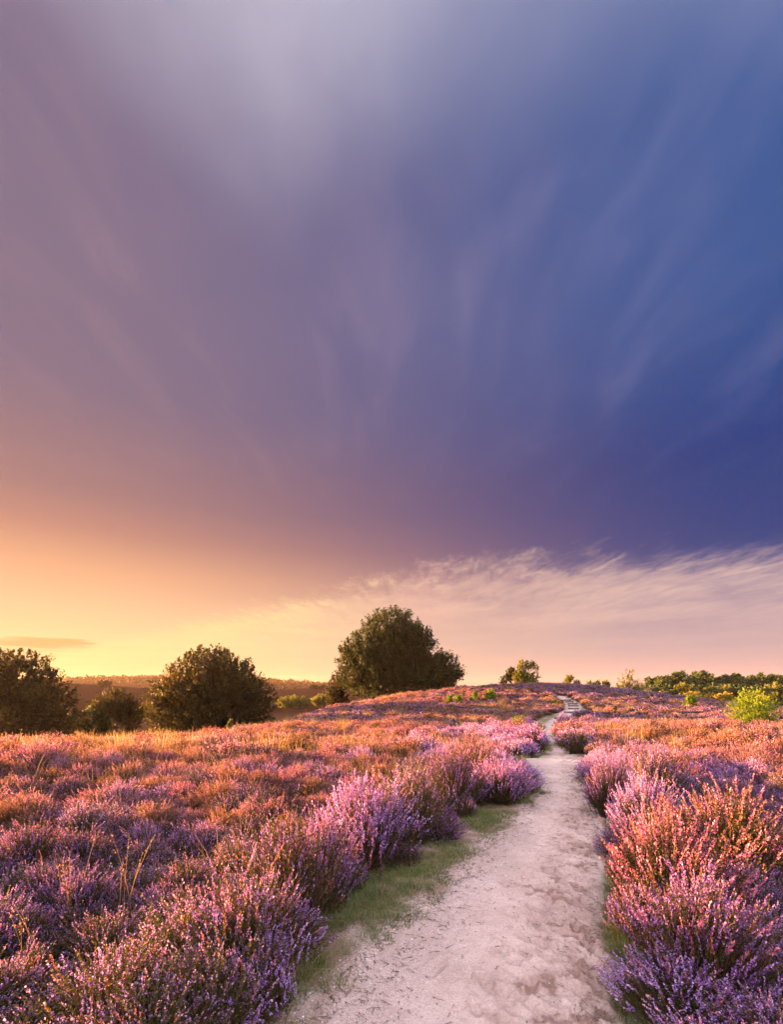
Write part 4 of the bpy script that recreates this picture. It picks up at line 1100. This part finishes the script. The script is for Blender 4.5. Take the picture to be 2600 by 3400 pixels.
def build_world():
    w = bpy.data.worlds.new("World"); scene.world = w; w.use_nodes = True
    nt = w.node_tree; nd, lk = nt.nodes, nt.links; nd.clear()
    tc = N(nd, "ShaderNodeTexCoord"); D = tc.outputs["Generated"]
    sep = N(nd, "ShaderNodeSeparateXYZ"); lk.new(D, sep.inputs[0])
    def M(op, a, b=None, c=None, clamp=False):
        n = N(nd, "ShaderNodeMath", operation=op, use_clamp=clamp)
        for i, v in enumerate((a, b, c)):
            if v is None: continue
            if hasattr(v, "is_linked"): lk.new(v, n.inputs[i])
            else: n.inputs[i].default_value = v
        return n.outputs[0]
    def sm(v, a, b):
        n = N(nd, "ShaderNodeMapRange", interpolation_type='SMOOTHSTEP'); lk.new(v, n.inputs[0])
        n.inputs[1].default_value = a; n.inputs[2].default_value = b; return n.outputs[0]
    x, y, z = sep.outputs
    el = M('MULTIPLY', M('ARCSINE', z), 2 / math.pi)                     # 0 horizon .. 1 zenith
    az = M('MULTIPLY', M('ARCTAN2', x, y), 180 / math.pi)                # degrees right of north
    E = lambda d: d / 90
    lo = [(0, srgb(255, 196, 132)), (E(4.5), srgb(255, 216, 156)), (E(8), srgb(252, 200, 150)), (E(11.5), srgb(240, 178, 134)), (E(15.5), srgb(196, 140, 122)), (E(19), srgb(166, 124, 122)), (E(28), srgb(132, 112, 132)), (1, srgb(110, 110, 150))]
    hi = [(0, srgb(228, 184, 174)), (E(4), srgb(186, 160, 168)), (E(7.5), srgb(160, 140, 160)), (E(10.5), srgb(80, 86, 138)), (E(14), srgb(20, 62, 126)), (E(22), srgb(8, 58, 126)), (E(35), srgb(50, 86, 148)), (1, srgb(80, 110, 165))]
    rl = ramp(nd, lo); lk.new(el, rl.inputs[0]); rh = ramp(nd, hi); lk.new(el, rh.inputs[0])
    fa = sm(az, -41, 39)
    base = mixc(nd, lk, fa, rl.outputs[0], rh.outputs[0])
    # a high cloud sheet, seen in perspective: position on a plane overhead
    zz = M('MAXIMUM', z, .02)
    cx, cy = M('DIVIDE', x, zz), M('DIVIDE', y, zz)
    comb = N(nd, "ShaderNodeCombineXYZ"); lk.new(cx, comb.inputs[0]); lk.new(cy, comb.inputs[1])
    def cloud_noise(scale, detail, mscale, rot, dist=.0, rough=.55, off=(0, 0, 0)):
        mp = N(nd, "ShaderNodeMapping"); mp.inputs["Scale"].default_value = mscale; mp.inputs["Rotation"].default_value = (0, 0, rot); mp.inputs["Location"].default_value = off
        lk.new(comb.outputs[0], mp.inputs[0])
        n = N(nd, "ShaderNodeTexNoise"); n.inputs["Scale"].default_value = scale; n.inputs["Detail"].default_value = detail; n.inputs["Roughness"].default_value = rough
        n.inputs["Distortion"].default_value = dist
        lk.new(mp.outputs[0], n.inputs["Vector"]); return n.outputs[0]
    n1 = cloud_noise(2.3, 8, (2.6, .8, 1), R(-28), .7, .62)          # streaks
    n2 = cloud_noise(.55, 4, (1, .8, 1), 0, .3)
    n3 = cloud_noise(7, 6, (2.4, .9, 1), R(-28), .8, .62)
    # the sheet's near edge: dist = cy + .95*cx bent towards the right
    cxp = M('MINIMUM', cx, 9)
    edge = M('ADD', cy, M('MULTIPLY', M('MINIMUM', M('SUBTRACT', cxp, .7), 0.0), 1.0))
    edge = M('ADD', edge, M('MULTIPLY', M('MAXIMUM', M('SUBTRACT', cxp, .7), 0.0), .12))
    edge = M('ADD', edge, M('MULTIPLY', M('SUBTRACT', n1, .5), 2.0))
    edge = M('ADD', edge, M('MULTIPLY', M('SUBTRACT', n2, .5), 1.3))
    edge = M('ADD', edge, M('MULTIPLY', M('SUBTRACT', n3, .5), 1.25))
    sheet = sm(edge, 3.35, 4.7)
    sheet = M('MULTIPLY', sheet, M('SUBTRACT', 1.0, M('MULTIPLY', sm(edge, 6.0, 11.0), .45)))
    body = M('MULTIPLY_ADD', sm(n2, .3, .7), .55, .42)
    body = M('ADD', body, M('MULTIPLY', M('SUBTRACT', n1, .5), 1.1))
    cl = M('MULTIPLY', sheet, body, clamp=True)
    cc = ramp(nd, [(0, srgb(255, 226, 150)), (.3, srgb(255, 216, 158)), (.55, srgb(236, 188, 168)), (.8, srgb(222, 184, 170)), (1, srgb(210, 178, 174))])
    lk.new(fa, cc.inputs[0])
    col = mixc(nd, lk, cl, base, cc.outputs[0])
    # the small dark bar of cloud low at the left
    nb = cloud_noise(.9, 6, (.5, .8, 1), 0, .5, .6, off=(3, 1, 0))
    da = M('DIVIDE', M('ADD', az, 35.5), 4.6); de = M('DIVIDE', M('SUBTRACT', M('MULTIPLY', el, 90), M('MULTIPLY_ADD', az, .02, 4.85)), .62)
    bar = M('SUBTRACT', 1.0, M('ADD', M('ADD', M('MULTIPLY', da, da), M('MULTIPLY', de, de)), M('MULTIPLY', M('SUBTRACT', nb, .5), 3.2)))
    col = mixc(nd, lk, M('MULTIPLY', sm(bar, -.1, .7), .8), col, srgb(240, 168, 104))
    # invented bright sky overhead and behind the viewer, added to fill shaded ground
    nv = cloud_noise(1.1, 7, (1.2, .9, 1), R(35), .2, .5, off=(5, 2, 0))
    fill_mask = sm(M('ADD', M('MULTIPLY', el, 90), M('MULTIPLY', M('SUBTRACT', nv, .5), 22)), 42, 78)
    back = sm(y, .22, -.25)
    fill_mask = M('MAXIMUM', fill_mask, M('MULTIPLY', back, sm(el, -.02, .15)))
    vc = mixc(nd, lk, sm(nv, .2, .8), tuple(c * FILL_SKY for c in srgb(230, 224, 240)), tuple(c * FILL_SKY * 1.1 for c in srgb(244, 238, 246)))
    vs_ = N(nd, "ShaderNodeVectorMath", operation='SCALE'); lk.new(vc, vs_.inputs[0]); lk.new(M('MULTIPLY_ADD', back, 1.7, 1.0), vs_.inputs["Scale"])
    col = mixc(nd, lk, M('MULTIPLY', fill_mask, .92), col, vs_.outputs[0])
    wisp = M('MULTIPLY', sm(cloud_noise(1.9, 8, (2.4, .7, 1), R(-40), .5, .6, off=(2, 7, 0)), .46, .78), sm(M('MULTIPLY', el, 90), 15, 30))
    wc = mixc(nd, lk, fa, srgb(226, 176, 166), srgb(150, 150, 196))
    col = mixc(nd, lk, M('MULTIPLY', wisp, M('SUBTRACT', .17, M('MULTIPLY', back, .17))), col, wc)
    # scale for exposure, add a little physical sky
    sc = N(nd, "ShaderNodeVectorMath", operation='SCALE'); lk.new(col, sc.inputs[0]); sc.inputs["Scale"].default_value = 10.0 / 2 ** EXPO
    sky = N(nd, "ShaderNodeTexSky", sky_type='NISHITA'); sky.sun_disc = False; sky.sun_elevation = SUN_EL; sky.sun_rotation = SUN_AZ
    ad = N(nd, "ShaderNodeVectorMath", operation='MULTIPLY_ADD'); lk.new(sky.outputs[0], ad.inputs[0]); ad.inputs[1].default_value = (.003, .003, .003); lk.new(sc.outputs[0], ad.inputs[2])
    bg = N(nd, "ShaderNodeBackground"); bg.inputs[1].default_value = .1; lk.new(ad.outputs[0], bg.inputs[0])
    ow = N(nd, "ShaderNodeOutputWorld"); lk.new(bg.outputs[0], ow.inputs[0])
FILL_SKY = 1.22  # brightness of the added fill from above and behind
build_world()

# ------------------------------------------------------------------ camera and render settings
cam = bpy.data.cameras.new("camera"); co = link(bpy.data.objects.new("camera", cam))
co.location = (0, 0, EYE); co.rotation_euler = (R(90), 0, 0)
cam.sensor_fit = 'AUTO'; cam.sensor_width = 36; cam.lens = 36 * FPX / 2197
cam.shift_y = (PYH - 2197 / 2) / 2197
cam.clip_start = .05; cam.clip_end = 6000
scene.camera = co
vs = scene.view_settings; vs.view_transform = 'Standard'; vs.look = 'None'; vs.exposure = EXPO; vs.gamma = 1
vs.use_curve_mapping = False
scene.render.engine = 'CYCLES'
scene.cycles.use_denoising = True
scene.cycles.max_bounces = 6; scene.cycles.diffuse_bounces = 3; scene.cycles.transmission_bounces = 4; scene.cycles.volume_bounces = 0
scene.cycles.caustics_reflective = False; scene.cycles.caustics_refractive = False
